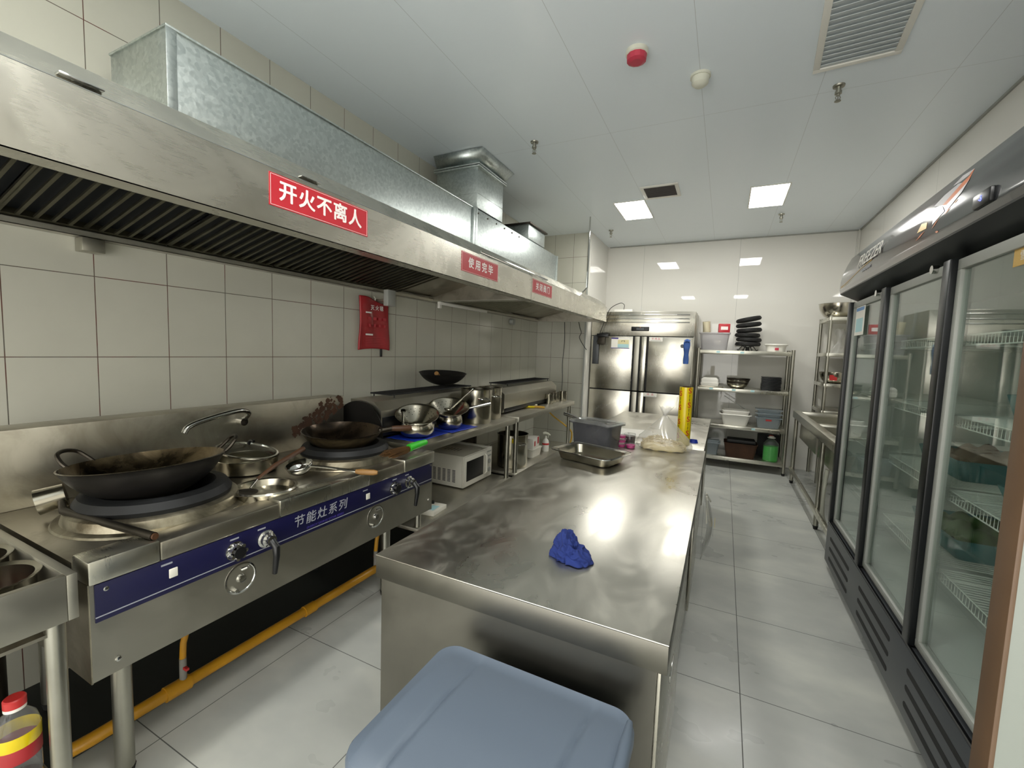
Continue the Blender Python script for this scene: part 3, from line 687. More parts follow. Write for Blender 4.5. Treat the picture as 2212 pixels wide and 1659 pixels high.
# big wok on the left burner
def wok(name, label, x, y, z, r, depth, tilt, rz, mats, grp=None):
    t = thing(name, label, 'wok', (x, y, z), 0, grp, rot=(tilt[0], tilt[1], rz))
    n = 14; pr = []
    for i in range(n+1):
        a = i/n; pr.append((r*math.sin(a*1.18)/math.sin(1.18), depth*(1-math.cos(a*1.18))/(1-math.cos(1.18))))
    b = B(); b.lathe(pr + [(r+.003, depth+.001)], seg=56); wall = [(max(0, q[0]-.0025), q[1]+.003) for q in pr]
    b.build('wok_body', mats[0], t, sharp=60)
    b = B(); b.lathe([(r+.0025, depth+.0015)]+wall[::-1], seg=56); b.build('wok_inside', mats[1], t, sharp=60)
    return t
t = wok('wok', 'big blackened wok with two loop handles on the left burner', -1.73, .757, .822, .219, .134, (.0, -.085), 0, ('iron', 'wok_inner'))
for a in (PI*.40, -PI*.83):
    cx, cy = math.cos(a), math.sin(a); px, py = -cy, cx; R0 = .212
    pts = [(R0*cx+s*px, R0*cy+s*py, .130) for s in (-.05,)]+[(R0*cx+e*cx+s*px, R0*cy+e*cy+s*py, .136+h) for s, e, h in ((-.048, .02, .012), (-.035, .042, .036), (0, .05, .044), (.035, .042, .036), (.048, .02, .012))]+[(R0*cx+.05*px, R0*cy+.05*py, .130)]
    B().tube(spline(pts, 4), .0065, 8).build('loop_handle', 'steel_soot', t)
# wok with wooden handle on the right burner
t = wok('wok', 'dark wok with wooden stick handle on the right burner', -1.73, 1.585, .826, .192, .107, (.03, .04), 0, ('iron_worn', 'wok_inner_dark'))
d_ = Vector((.62, .78, 0)).normalized(); p0 = d_*.18+Vector((0, 0, .094)); p1 = d_*.245+Vector((0, 0, .104)); p2 = d_*.35+Vector((0, 0, .101))
hs = B().tube([p0, p1], [.016, .014], 12).build('handle_socket', 'steel_soot', t)
lab(B().tube([p1, p1.lerp(p2, .3), p1.lerp(p2, .9), p2], [.0145, .0165, .017, .013], 14).build('wooden_handle', 'wood_dark', t), 'brown wooden handle')
# steel basin with glass lid at the back
t = thing('steel_pan', 'round shallow steel pan with a glass lid at the back between the burners', 'pan', (-1.90, 1.20, .789))
B().lathe([(0, .001), (.112, .001), (.12, .006), (.122, .06), (.126, .062), (.124, .064), (.118, .06), (.116, .009), (0, .006)], seg=48).build('pan_body', 'steel_pot', t)
M = Matrix.Translation((0, .0, .09)) @ Matrix.Rotation(.16, 4, 'Y') @ Matrix.Rotation(-.10, 4, 'X')
ld = B().lathe([(.118, 0), (.1, .012), (.06, .026), (0, .032)], M=M, seg=40).build('glass_lid', 'glass', t)
B().lathe([(.116, -.003), (.124, -.003), (.125, .003), (.117, .004)], M=M, seg=48, closed=True).build('lid_rim', 'chrome', ld)
B().tube([M @ Vector(p) for p in ((.0, 0, .03), (.004, 0, .045), (.02, 0, .052), (.03, 0, .05))], .007, 8).build('lid_knob', 'black', ld)
# skimmer with a dark wooden handle
t = thing('skimmer', 'skimmer with long reddish brown handle propped on the steel pan', 'skimmer', (-1.60, 1.12, .87))
B().tube([(.03, -.09, -.022), (0, 0, .004), (-.06, .18, .03)], [.006, .009, .011], 8).build('handle', 'wood_dark', t)
B().tube([(.03, -.09, -.022), (.045, -.13, -.045)], .003, 6).build('neck', 'chrome', t)
B().lathe([(0, 0), (.03, .002), (.045, .008)], M=Matrix.Translation((.05, -.155, -.062)), seg=20).build('mesh_bowl', 'steel_soot', t, thick=.0015)
# ladle
t = thing('ladle', 'steel ladle with short light wooden grip lying across the stove', 'ladle', (-1.625, 1.262, .802))
B().lathe([(0, .001), (.03, .006), (.046, .02), (.055, .045)], seg=32, M=Matrix.Rotation(.25, 4, 'X')).build('ladle_bowl', 'chrome', t, thick=.0012)
B().tube(spline([(.038, .0, .040), (.06, .01, .040), (.13, .04, .036), (.245, .082, .028)], 4), .0055, 8).build('ladle_rod', 'chrome', t)
lab(B().tube([(.24, .08, .028), (.26, .088, .027), (.31, .112, .026), (.325, .12, .026)], [.009, .0125, .0125, .008], 12).build('wooden_grip', 'wood', t), 'light wooden grip')
# brush
t = thing('wok_brush', 'wok brush with brown bristles and bright green handle by the right burner', 'brush', (-1.435, 1.63, .83))
b = B(); rn = random.Random(2)
for i in range(170):
    a = rn.uniform(0, 2*PI); r0 = .019*rn.random()**.5; e = rn.uniform(.8, 1.15)
    b.tube([(.01, .14, .018+r0*math.sin(a)*.5), (-.0+r0*math.cos(a)*1.5, .08, .012+r0*math.sin(a)), (-.005+r0*math.cos(a)*2.6*e, -.03+rn.uniform(-.02, .03), .003+max(0, r0*math.sin(a)*1.6))], .0014, 4)
bb = b.build('bristles', 'bristle', t); bb['kind'] = 'stuff'
lab(B().tube(spline([(.008, .11, .02), (.012, .15, .024), (.017, .2, .028), (.021, .235, .03)], 3), [.02]*3+[.019]*3+[.0165]*3+[.013], 16).build('green_handle', 'green_plastic', t), 'green plastic handle')
# metal mug with pipe handle
t = thing('dipper', 'battered steel dipper with long pipe handle at the left end of the range', 'dipper', (-1.9, .555, .80))
Mq = Matrix.Translation((.015, -.0, .052)) @ Matrix.Rotation(-.35, 4, 'Z') @ Matrix.Rotation(1.78, 4, 'X')
B().lathe([(0, -.04), (.036, -.04), (.041, .026), (.0395, .026), (.035, -.037), (0, -.037)], M=Mq, seg=28).build('cup_body', 'steel_pot', t)
b = B(); b.tube([(.045, .02, .045), (.12, .0, .035), (.5, .062, .018)], [.009, .011, .0115], 14); b.build('pipe_handle', 'steel_soot', t)
B().cyl((.4999, .062, .018), (.506, .0632, .018), .009, 12).build('pipe_end', 'wood_dark', t)
# gas pipe under the range
t = thing('gas_pipe', 'yellow gas pipe running low along the floor under the wok range', 'pipe', (-1.745, .45, 0))
B().tube([(-.03, .08, .06), (.01, .13, .085), (.012, .4, .085), (.03, 1.8, .09)], .021, 14).build('pipe_run', 'yellow_pipe', t)
B().cyl((.012, .33, .085), (.014, .41, .085), .027, 14).build('pipe_joint', 'yellow_pipe', t); B().cyl((.02, .9, .087), (.021, .96, .087), .025, 14).build('pipe_joint', 'yellow_pipe', t)
for y, in ((.39,), (1.38,)):
    br = B().tube([(.014, y, .09), (.014, y, .19)], .012, 10).build('valve', 'grey_tape', t)
    B().tube([(.014, y, .19), (.02, y, .25), (.02, y+.03, .36), (0, y+.05, .47)], .011, 10).build('hose', 'yellow_pipe', br)
    B().box(.0, y-.006, .15, .045, y+.006, .16, .002).build('valve_lever', 'red_plastic', br)
tag(B().tube(spline([(-1.75, 1.62, .45), (-1.68, 1.72, .38), (-1.6, 1.78, .42), (-1.56, 1.8, .5)], 5), .006, 8).build('white_cable', 'white_plastic'), 'white cable loop hanging under the right end of the wok range', 'cable')

# ================================================================== SEASONING TABLE AT THE LEFT EDGE
t = thing('seasoning_table', 'low stainless table at the left edge holding round condiment pots', 'table', (-2.2, -.15, 0))
W_, D_ = .835, .595
b = B()
for q in ((0, 0, W_, .02), (0, D_-.02, W_, D_), (0, .02, .02, D_-.02), (W_-.02, .02, W_, D_-.02)): b.box(q[0], q[1], .69, q[2], q[3], .803, .002)
b.build('open_frame', 'steel_panel', t)
B().box(.02, .02, .66, W_-.02, D_-.02, .668).build('tray_bottom', 'steel_dirty', t)
for x in (.03, W_-.03):
    for y in (.03, D_-.035):
        B().cyl((x, y, .0), (x, y, .69), .019, 16).build('leg', 'tube', t)
B().box(.01, .015, .2, W_-.01, D_-.015, .215, .002).build('lower_shelf', 'steel_panel', t)
for i, (x, y, l) in enumerate(((-1.52, .34, 'condiment pot nearest the wok range on the seasoning table'), (-1.50, .165, 'second condiment pot from the wok range on the seasoning table'), (-1.70, .34, 'condiment pot at the wall side of the seasoning table'))):
    k = thing('condiment_pot', l, 'pot', (x, y, .669), 0, 'round steel condiment pots'); B().lathe([(0, .001), (.075, .001), (.078, .01), (.078, .118), (.088, .124), (.088, .127), (.075, .122), (.074, .008), (0, .006)], seg=36).build('pot_body', 'steel_pot', k)
    B().lathe([(0, .06), (.0735, .06), (.0735, .05), (0, .05)], seg=30).build('sauce', 'sauce' if i != 1 else 'stain_brown', k)
t = thing('sauce_bottle', 'soy sauce bottle with red cap and yellow and red label at the lower left', 'bottle', (-1.50, .365, .216))
B().lathe([(0, 0), (.038, 0), (.042, .01), (.042, .05), (.039, .06), (.042, .07), (.042, .19), (.036, .215), (.02, .235), (.0165, .24), (.0165, .25), (0, .25)], seg=32).build('bottle_body', 'clear', t)
B().lathe([(0, .002), (.0385, .002), (.0385, .055), (0, .055)], seg=24).build('soy_sauce', 'sauce', t)
lab(B().lathe([(.0424, .12), (.0428, .122), (.0428, .155), (.0424, .157)], seg=32, closed=True).build('red_label', 'red_cloth', t), 'red lower label')
lab(B().lathe([(.0425, .157), (.0429, .158), (.0429, .187), (.0425, .189)], seg=32, closed=True).build('yellow_label', 'roll_yellow', t), 'yellow upper label')
B().lathe([(.0, .242), (.02, .242), (.02, .25), (0, .25)], seg=24).build('cap_ring', 'white', t)
B().lathe([(.0, .25), (.0205, .25), (.0205, .268), (.018, .271), (0, .271)], seg=24).build('red_cap', 'red_plastic', t)
for x, y, r, h, l in ((-1.78, .33, .09, .34, 'tall dark pot on the lower shelf of the seasoning table'), (-1.98, .25, .11, .30, 'wide dark pot at the back of the seasoning table shelf')):
    tag(B().lathe([(0, 0), (r, 0), (r, h), (r+.006, h+.003), (r-.004, h), (r-.004, .005), (0, .005)], seg=32).build('stock_pot', 'steel_soot', None, (x, y, .2165)), l, 'pot')

# ================================================================== WALL TABLES WITH COUNTERTOP GRILLS
def wall_table(y0, y1, label, x1=-1.535, zt=.8):
    t = thing('prep_table', label, 'table', (-2.32, y0, 0)); w, d = x1+2.32, y1-y0
    B().box(0, 0, zt-.045, w, d, zt, .002).build('tabletop', 'steel_panel', t)
    B().box(.02, .02, .278, w-.01, d-.02, .3, .002).build('lower_shelf', 'steel_panel', t)
    for x in (.04, w-.045):
        for y in (.05, d-.05):
            l = B().cyl((x, y, .04), (x, y, zt-.045), .019, 16).build('leg', 'tube', t); B().lathe([(0, 0), (.016, 0), (.02, .04), (0, .04)], c=(x, y, 0), seg=14).build('foot', 'rubber', l)
    return t
wall_table(1.965, 3.235, 'stainless wall table holding two pots on a blue mat and two stockpots')
wall_table(3.30, 4.82, 'stainless wall table with yellow tools and steel cups, in the corner')
def grill(y0, y1, label, xf, front_black):
    t = thing('countertop_grill', label, 'grill', (xf-.25, y0, .8)); D = y1-y0; f = .25
    b = B(); b.prism([(0, .012), (f-.02, .012), (f, .05), (f, .175), (f-.058, .226), (f-.245, .232), (0, .232)], 'y', 0, D); b.build('housing', 'steel_panel', t)
    if front_black: B().box(f-.004, .01, .02, f+.004, D-.02, .135, .002).build('black_front', 'black', t)
    else: B().box(f-.004, .01, .015, f+.003, D-.3, .05, .001).build('black_front', 'black', t)
    for y in ((.2, D-.12) if front_black else (D-.12,)):
        k = B().cyl((f+.003, y, .09), (f+.012, y, .09), .014, 16).build('control_knob', 'red_plastic', t); k['label'] = 'red round control knob'
        B().cyl((f+.012, y, .09), (f+.016, y, .09), .005, 10).build('knob_centre', 'charcoal', k)
    b = B(); xa, xb, ya, yb, z = .0, f-.075, .17, D-.06, .254
    b.tube([(xa, ya, z), (xb, ya, z), (xb, yb, z), (xa, yb, z)], .005, 6, closed=True)
    n = int((yb-ya)/.022)
    for i in range(1, n): y = ya+i*(yb-ya)/n; b.cyl((xa, y, z), (xb, y, z), .0022, 6)
    for x in (xa, xb):
        for y in (ya+.03, yb-.03): b.cyl((x, y, .232), (x, y, z), .004, 6)
    b.build('grate', 'black_matt', t)
    return t
grill(1.975, 3.18, 'stainless countertop grill with red knob behind the pots and strainers', -1.835, True)
grill(3.36, 4.66, 'stainless countertop grill behind the yellow tools in the far corner', -1.71, False)
# round black iron wok lid standing between range and table
t = thing('wok_lid', 'round black iron wok lid standing upright behind the right wok', 'plate', (-1.99, 1.938, .82), rot=(PI/2-.06, 0, 0))
B().lathe([(0, -.012), (.08, -.012), (.19, -.004), (.207, 0), (.207, .004), (.19, .002), (.08, -.006), (0, -.006)], seg=48).build('disc', 'iron', t)
B().lathe([(.0, -.03), (.02, -.03), (.018, -.011), (0, -.011)], seg=20).build('centre_boss', 'black', t)
# blue mats
for i, (x, y, rz, l) in enumerate(((-1.74, 2.22, .05, 'blue plastic mat under the pot nearest the wok range'), (-1.69, 2.55, -.06, 'blue plastic mat under the second pot with strainer'))):
    b = B(); b.surf(lambda u, v: ((u-.5)*(.24 if i == 0 else .2), (v-.5)*(.36 if i == 0 else .30), .0012+.002*math.sin(9*u+4*v+i)**2), 14, 14); o = b.build('mat', 'blue_mat', None, (x, y, .8+.0022*i), thick=.0012); o.rotation_euler = (0, 0, rz); tag(o, l, 'mat', 'blue mats on the table')
def belly_pot(x, y, r, h, label):
    t = thing('soup_pot', label, 'pot', (x, y, .8055)); b = B()
    pr = [(0, .0), (r*.62, .0), (r*.8, h*.1), (r*.97, h*.33), (r, h*.55), (r*.96, h*.78), (r*.86, h*.95), (r*.9, h), (r*.86, h*1.01), (r*.82, h*.94), (r*.92, h*.78), (r*.96, h*.55), (r*.93, h*.33), (r*.76, h*.12), (0, h*.03)]
    b.lathe(pr, seg=48); b.build('pot_body', 'steel_pot', t)
    lab(B().lathe([(0, -.0002), (r*.6, -.0002), (r*.8, h*.1), (r*.805, h*.12), (r*.6, 0.0004)], seg=40).build('copper_base', 'wood_dark', t), 'coppery brown stained base')
    return t
belly_pot(-1.72, 2.17, .113, .10, 'round bellied steel pot nearest the wok range under a strainer')
belly_pot(-1.705, 2.51, .092, .105, 'round bellied steel pot behind, under the second strainer')
def strainer(x, y, z, r, label, hdir, hl=.2, tilt=.0):
    Rm = Matrix.Rotation(tilt, 4, Vector((.79, .62, 0))); t = thing('strainer', label, 'strainer', (x, y, z), rot=Rm.to_euler()); n = 10; hdir = Rm.to_3x3().inverted() @ Vector(hdir)
    pr = [(.028, .0)]+[(.028+(r-.028)*(i/n)**.8, .085*(i/n)) for i in range(1, n+1)]
    b = B(); b.lathe([(0, 0)]+pr+[(r+.004, .0865)], seg=48)
    bo = b.build('basket', 'steel_pot', t, thick=.001)
    b = B()
    for ring, cnt in ((.45, 12), (.6, 18), (.75, 24)):
        for k in range(cnt):
            a = k*2*PI/cnt; rr = .028+(r-.028)*ring**.8-.002; b.cyl((rr*math.cos(a), rr*math.sin(a), .085*ring+.0008), (rr*math.cos(a)-.0005*math.cos(a), rr*math.sin(a)-.0005*math.sin(a), .085*ring+.0022), .0022, 6)
    b.build('holes', 'black_matt', bo)
    d = hdir.normalized(); hxy = Vector((d.x, d.y, 0)).normalized(); p0 = hxy*(r*.9)+Vector((0, 0, .07)); p1 = p0+d*hl
    B().tube([p0, p0.lerp(p1, .3), p1], [.004, .009, .0125], 12).cyl(p1-d*.006, p1+d*.003, .016, 16).build('handle', 'chrome', t)
    return t
strainer(-1.715, 2.165, .872, .132, 'cone strainer with steel handle pointing at the camera, in the nearest pot', (.22, -.32, .95), .09, .36)
strainer(-1.70, 2.49, .888, .135, 'cone strainer with long handle pointing right, in the second pot', (.75, .45, .22), .17, .36)
t = thing('stirring_rod', 'thin steel ladle handle leaning out of the second strainer', 'ladle', (-1.69, 2.50, .925))
B().tube([(0, 0, .02), (.05, .09, .10), (.085, .14, .15)], .007, 10).build('handle', 'steel_pot', t); B().cyl((.084, .138, .148), (.088, .145, .156), .012, 14).build('handle_end', 'chrome', t); B().lathe([(0, 0), (.025, .005), (.032, .02)], M=Matrix.Translation((-.01, -.01, .004)), seg=20).build('bowl', 'steel_pot', t, thick=.001)
def stockpot(x, y, z, r, h, label, name='stockpot'):
    t = thing(name, label, 'pot', (x, y, z))
    B().lathe([(0, .0005), (r*.97, .0005), (r, .008), (r, h-.006), (r+.005, h-.004), (r+.006, h), (r+.001, h+.001), (r-.003, h-.004), (r-.003, .01), (0, .008)], seg=56).build('pot_body', 'steel_pot', t)
    for a in (-.55, -.55+PI):
        c_, s_ = math.cos(a), math.sin(a); zz = h*.74
        B().tube(spline([((r-.002)*c_+k*-s_, (r-.002)*s_+k*c_, zz) if abs(k) > .04 else ((r+.028)*c_+k*-s_, (r+.028)*s_+k*c_, zz) for k in (-.045, -.032, 0, .032, .045)], 4), .005, 8).build('side_handle', 'chrome', t)
    return t
stockpot(-1.710, 2.88, .8, .118, .262, 'tall stainless stockpot right of the strainers')
stockpot(-1.722, 3.115, .8, .098, .258, 'slightly farther tall stockpot at the end of the wall table')
t = wok('wok', 'black wok resting up on the countertop grill against the tiles', -2.06, 2.92, 1.062, .19, .10, (.04, .05), 0, ('iron', 'iron'))
d_ = Vector((.5, -.85, 0)).normalized(); p0 = d_*.17+Vector((0, 0, .085)); p1 = d_*.225+Vector((0, 0, .10)); p2 = d_*.33+Vector((0, 0, .12))
p0, p1, p2 = Vector((-.04, .02, .03)), Vector((.0, -.06, .075)), Vector((.03, -.13, .11))
B().tube([Vector((-.06, .06, .015)), p1], [.006, .01], 10).build('handle_socket', 'steel_soot', t)
B().tube([p1, p1.lerp(p2, .3), p2], [.012, .018, .017], 14).build('wooden_handle', 'wood', t)
# cups and tools on the corner table
for x, y, r, h, l in ((-1.80, 4.40, .05, .105, 'nearest steel cup on the corner table'), (-1.80, 4.52, .042, .107, 'second steel cup from the yellow tools'), (-1.80, 4.62, .04, .11, 'third steel cup from the yellow tools'), (-1.77, 4.75, .048, .113, 'farthest steel cup at the table corner')):
    c = thing('steel_cup', l, 'cup', (x+.12, y-.03, .8), 0, 'steel cups on the corner table'); B().lathe([(0, .0005), (r*.93, .0005), (r*.95, .004), (r, h), (r+.003, h), (r-.002, h-.002), (r*.9, .006), (0, .005)], seg=32).build('cup_body', 'steel_pot', c)
for i, (x, y, rz, l, m) in enumerate(((-1.74, 3.86, .6, 'yellow handled knife, nearest of the tools on the corner table', 'roll_yellow'), (-1.66, 3.93, .25, 'yellow handled spatula pointing to the table edge', 'yellow_hose'), (-1.76, 4.0, .9, 'scissor like tool with pale and yellow grips behind the knife', 'cream'))):
    t = thing('knife', l, 'tool', (x, y, .8015), rz, 'hand tools on the corner table'); B().box(-.13, -.014, .001, .0, .014, .004, .001).build('blade', 'chrome', t); B().tube([(-.01, 0, .011), (.05, 0, .012), (.10, 0, .010)], [.009, .011, .009], 10).build('grip', m, t)

# under the tables
t = thing('microwave', 'white microwave oven on the lower shelf beside the wok range', 'microwave', (-2.1, 2.72, .3))
B().box(0, 0, .008, .375, .445, .255, .006).build('case', 'white_plastic', t)
B().box(.375, .0, .008, .388, .445, .255, .004).build('front_frame', 'white_plastic', t)
d = B().box(.388, .008, .015, .398, .345, .248, .003).build('door', 'white_plastic', t)
B().box(.398, .03, .055, .3995, .285, .21, .001).build('door_window', 'black', d); B().tube([(.398, .315, .05), (.412, .317, .07), (.412, .317, .20), (.398, .315, .215)], .007, 8).build('door_handle', 'white_plastic', d)
for zz in (.215, .18): B().box(.388, .36, zz, .390, .43, zz+.012, .0005).build('button', 'pale_grey', t)
for zz in (.14, .07): B().cyl((.388, .395, zz), (.398, .395, zz), .018, 16).build('dial', 'pale_grey', t)
b = B()
for i in range(5):
    for k in range(9): b.box(.11+i*.045, -.0008, .045+k*.011, .137+i*.045, 0, .051+k*.011)
b.build('side_vent', 'charcoal', t); b = B()
for i in range(5): b.box(.12+i*.03, .13, .2552, .128+i*.03, .20, .256)
b.build('top_vent', 'charcoal', t)
for x in (.04, .34):
    for y in (.04, .4): B().cyl((x, y, 0), (x, y, .009), .012, 10).build('foot', 'rubber', t)
t = thing('kitchen_scale', 'small white scale on the lower shelf in front of the microwave', 'scale', (-1.66, 2.25, .3), .1)
B().box(-.09, -.08, .001, .07, .09, .03, .005).build('scale_body', 'white_plastic', t); B().box(.0, -.05, .0302, .05, .03, .0315).build('display', 'menu_cyan', t); B().cyl((-.02, .06, .03), (-.02, .06, .045), .012, 12).build('knob', 'black', t)
stockpot(-1.71, 3.56, .302, .14, .30, 'tall stockpot with black lid on the shelf under the wall tables', 'stockpot')
t = thing('black_pot', 'sooty black pot standing behind the stockpot with yellow tag', 'pot', (-2.1, 3.30, .3)); B().lathe([(0, 0), (.13, 0), (.135, .01), (.135, .35), (.145, .352), (.13, .35), (.13, .01), (0, .01)], seg=40).build('pot_body', 'steel_soot', t); B().lathe([(.0, .375), (.14, .36), (.145, .353), (.0, .355)], seg=40).build('pot_lid', 'black', t)
tag(B().box(-.02, -.018, 0, .02, -.0175, .036).build('price_tag', 'roll_yellow', None, (-1.63, 3.435, .54)), 'small yellow tag on the stockpot under the tables', 'tag')
t = thing('storage_box', 'lower white plastic box under the corner table', 'box', (-1.72, 4.0, .3), .0); b = B(); tub(b, [(.14, .22, .02, .001), (.155, .24, .02, .075), (.17, .255, .025, .078), (.17, .255, .025, .088)], cap1=True); b.build('box_body', 'white_plastic', t)
t = thing('carton', 'white and red carton on top of the white plastic box', 'box', (-1.73, 4.0, .389), .08); B().box(-.07, -.10, 0, .07, .10, .10, .002).build('carton_body', 'paper', t); b = B(); b.box(.0702, -.06, .02, .071, -.02, .07); b.box(.0702, .04, .03, .071, .085, .1); b.build('red_print', 'red_plastic', t)
t = thing('glass_bowl', 'clear bowl with scraps behind the carton under the corner table', 'bowl', (-1.98, 4.05, .3)); B().lathe([(0, .001), (.06, .001), (.13, .17), (.14, .2), (.136, .2), (.125, .17), (.055, .006), (0, .006)], seg=36).build('bowl_body', 'clear', t); B().lathe([(0, .1), (.09, .1), (.07, .13), (0, .15)], seg=16).build('scraps', 'brown_food', t)
t = thing('spray_bottle', 'white spray bottle with red band under the corner table', 'bottle', (-1.66, 4.27, .3), .5)
B().lathe([(0, 0), (.034, 0), (.036, .01), (.036, .09), (.03, .115), (.014, .135), (.014, .145), (0, .145)], seg=28).build('bottle_body', 'white', t); lab(B().lathe([(.0365, .07), (.0368, .071), (.0368, .088), (.0365, .089)], seg=28, closed=True).build('red_band', 'red_plastic', t), 'red label band')
b = B(); b.cyl((0, 0, .145), (0, 0, .165), .014, 14); b.tube([(-.03, 0, .19), (-.01, 0, .195), (.02, 0, .188), (.045, 0, .172)], [.012, .015, .012, .007], 10); b.tube([(.02, 0, .18), (.028, 0, .16), (.022, 0, .14)], .004, 6); b.build('spray_head', 'alarm_white', t)
def hose(pts, label): tag(B().tube(spline(pts, 7), .009, 8).build('gas_hose', 'yellow_hose'), label, 'hose')
hose([(-1.66, 2.98, .745), (-1.74, 2.95, .70), (-1.88, 2.9, .63), (-2.0, 2.9, .58), (-2.17, 2.9, .50), (-2.2, 2.88, .36)], 'yellow gas hose dropping from under the first wall table behind the microwave')
hose([(-1.78, 4.5, .745), (-1.74, 4.68, .62), (-1.66, 4.86, .5), (-1.60, 4.96, .40), (-1.61, 4.93, .26), (-1.7, 4.86, .20), (-1.8, 4.8, .22)], 'yellow gas hose hanging at the far end of the corner table')
hose([(-1.69, 3.30, .215), (-1.64, 3.22, .17), (-1.62, 3.12, .16), (-1.63, 3.02, .2)], 'short loop of yellow hose beside the microwave')
# fire blanket on the tiles, junction box, cables
t = thing('fire_blanket', 'red fire blanket pouch with white print hanging on the tiled wall', 'fire blanket', (-2.315, 2.40, 1.52))
b = B()
def fb(u, v):
    y = (u-.5)*.285; z = .17-v*.345+.012*math.sin(u*PI*2)*(1-v)-.02*(u-.5)*(1-v); z += .012*(2*abs(u-.5))**2*(1-2*v)
    return (.012+.006*math.sin(u*5+v*4)+.004*math.sin(11*u-3*v), y*(1+.03*math.cos(v*PI*2)), z)
b.surf(fb, 30, 36); fbm = b.build('pouch', 'red_cloth', t, thick=.012)
P = lambda y, z: (.0275, y, z)
text('灭火毯', .038, t, 'white_ink', frame(P(.01, .115), (0, 1, 0), (0, 0, 1)), spacing=1.35, bold=.0006)
b = B(); b.box(.026, -.10, .075, .0272, -.045, .085); b.box(.026, -.10, -.082, .0272, -.03, -.07); b.build('print_bar', 'white_ink', t)
b = B()
for r0 in range(6): b.box(.026, -.10, -.095-.012*r0, .0268, .10-.03*(r0 % 3), -.0985-.012*r0)
for i in range(4):
    b.box(.026, -.075+i*.05, .03, .0268, -.045+i*.05, .05); b.box(.026, -.07+i*.05, -.02, .0268, -.05+i*.05, .0)
b.build('small_print', 'pink_ink', t)
B().tube([(.01, .0, .16), (.02, .0, .185), (.006, .0, .2)], .004, 8).build('hook', 'white_plastic', t); B().box(.008, .06, -.235, .016, .08, -.165, .002).build('black_strap', 'black', t)
t = thing('junction_box', 'grey plastic box fixed under the hood gutter above the red fire blanket', 'box', (-2.2, 2.45, 1.655)); B().box(-.03, -.04, 0, .015, .04, .115, .004).build('box_body', 'pale_grey', t); B().box(-.11, -.03, .03, -.03, .0, .05).build('bracket', 'steel_panel', t)
t = thing('wall_bracket', 'small dark metal bracket under the near hood at the far left', 'bracket', (-2.29, .83, 1.70)); B().box(-.035, -.035, 0, .03, .035, .052, .002).build('plate', 'steel_panel', t)
t = thing('junction_box', 'small round grey fitting on the wall under the far hood', 'box', (-2.3, 4.65, 1.70)); B().cyl((-.02, 0, 0), (.03, 0, 0), .035, 20).build('box_body', 'pale_grey', t)
t = thing('hood_lamp', 'pale strip fixed along the gutter where the far hood starts', 'lamp', (-2.2, 3.02, 1.728)); B().box(0, 0, 0, .03, .8, .024, .003).build('strip_body', 'white', t); B().box(0, 0, -.03, .025, .03, 0, .003).build('end_cap', 'white', t)
tag(B().tube(spline([(-1.935, 5.485, 1.755), (-1.925, 5.485, 1.5), (-1.94, 5.485, 1.2), (-1.93, 5.485, 1.0), (-1.935, 5.485, .815)], 6), .004, 6).build('wall_cable', 'charcoal'), 'thin dark cable running straight down the end wall tiles', 'cable')
tag(B().tube(spline([(-1.74, 5.47, 1.77), (-1.72, 5.485, 1.68), (-1.70, 5.485, 1.62), (-1.72, 5.485, 1.55), (-1.65, 5.485, 1.44), (-1.61, 5.46, 1.40)], 6), .004, 6).build('wall_cable', 'black_matt'), 'wavy black cable between the hood end and the steel refrigerator', 'cable')

# ================================================================== FOUR DOOR REFRIGERATOR
t = fr = thing('refrigerator', 'tall four door stainless refrigerator against the back wall', 'refrigerator', (-1.615, 5.655, 0)); w = 1.27
B().box(0, .03, .1, w, .70, 1.905, .003).build('cabinet', 'steel_panel', t)
B().box(.0, .012, 1.60, w, .03, 1.905, .002).build('top_grille_panel', 'steel_door', t)
b = B()
for z in (1.86, 1.81, 1.765): b.box(.05, .004, z, w-.06, .013, z+.012, .004)
b.build('grille_ridge', 'chrome', t)
k = B().box(.52, .002, 1.66, .74, .012, 1.715, .006).build('controller', 'black', t); B().box(.585, .0005, 1.675, .675, .0022, 1.70).build('display', 'charcoal', k); B().box(.627, -.0003, 1.704, .635, .0008, 1.709).build('indicator', 'orange_ink', k)
for (x0, x1) in ((.012, .55), (.745, w-.012)):
    for z0, z1 in ((.9, 1.59), (.14, .885)):
        d = B().box(x0, 0, z0, x1, .028, z1, .003).build('door', 'steel_door', t)
for z0, z1 in ((.9, 1.59), (.14, .885)):
    B().box(.572, -.004, z0, .635, .028, z1, .004).build('door_pull', 'steel_panel', t); B().box(.655, -.008, z0, .722, .028, z1, .006).build('door_pull', 'steel_door', t)
B().box(.548, .02, .14, .748, .03, 1.59).build('door_gap', 'black_matt', t)
B().box(.01, .02, .885, w-.01, .031, .9).build('cross_gap', 'black_matt', t); B().box(.01, .02, 1.59, w-.01, .031, 1.6).build('cross_gap', 'black_matt', t)
for x in (.06, w-.06):
    for y in (.08, .62): B().cyl((x, y, 0), (x, y, .1), .025, 12).build('foot', 'rubber', t)
t = thing('notice', 'white blue and yellow energy notice stuck on the upper left refrigerator door', 'notice', (-1.33, 5.6545, 1.445))
B().box(-.01, -.001, -.005, .225, 0, .125).build('sheet', 'paper', t); b = B(); b.box(-.01, -.002, .11, .08, -.001, .125); b.box(-.01, -.002, -.012, .225, -.001, -.004); b.build('purple_band', 'purple', t)
B().box(.075, -.002, .045, .215, -.001, .1).build('yellow_block', 'menu_tan', t); B().box(.075, -.002, .0, .215, -.001, .045).build('blue_block', 'menu_cyan', t); b = B(); b.box(.12, -.0025, .085, .165, -.002, .09); b.box(.12, -.0025, .072, .125, -.002, .09); b.box(.16, -.0025, .072, .165, -.002, .09); b.build('bracket_mark', 'charcoal', t)
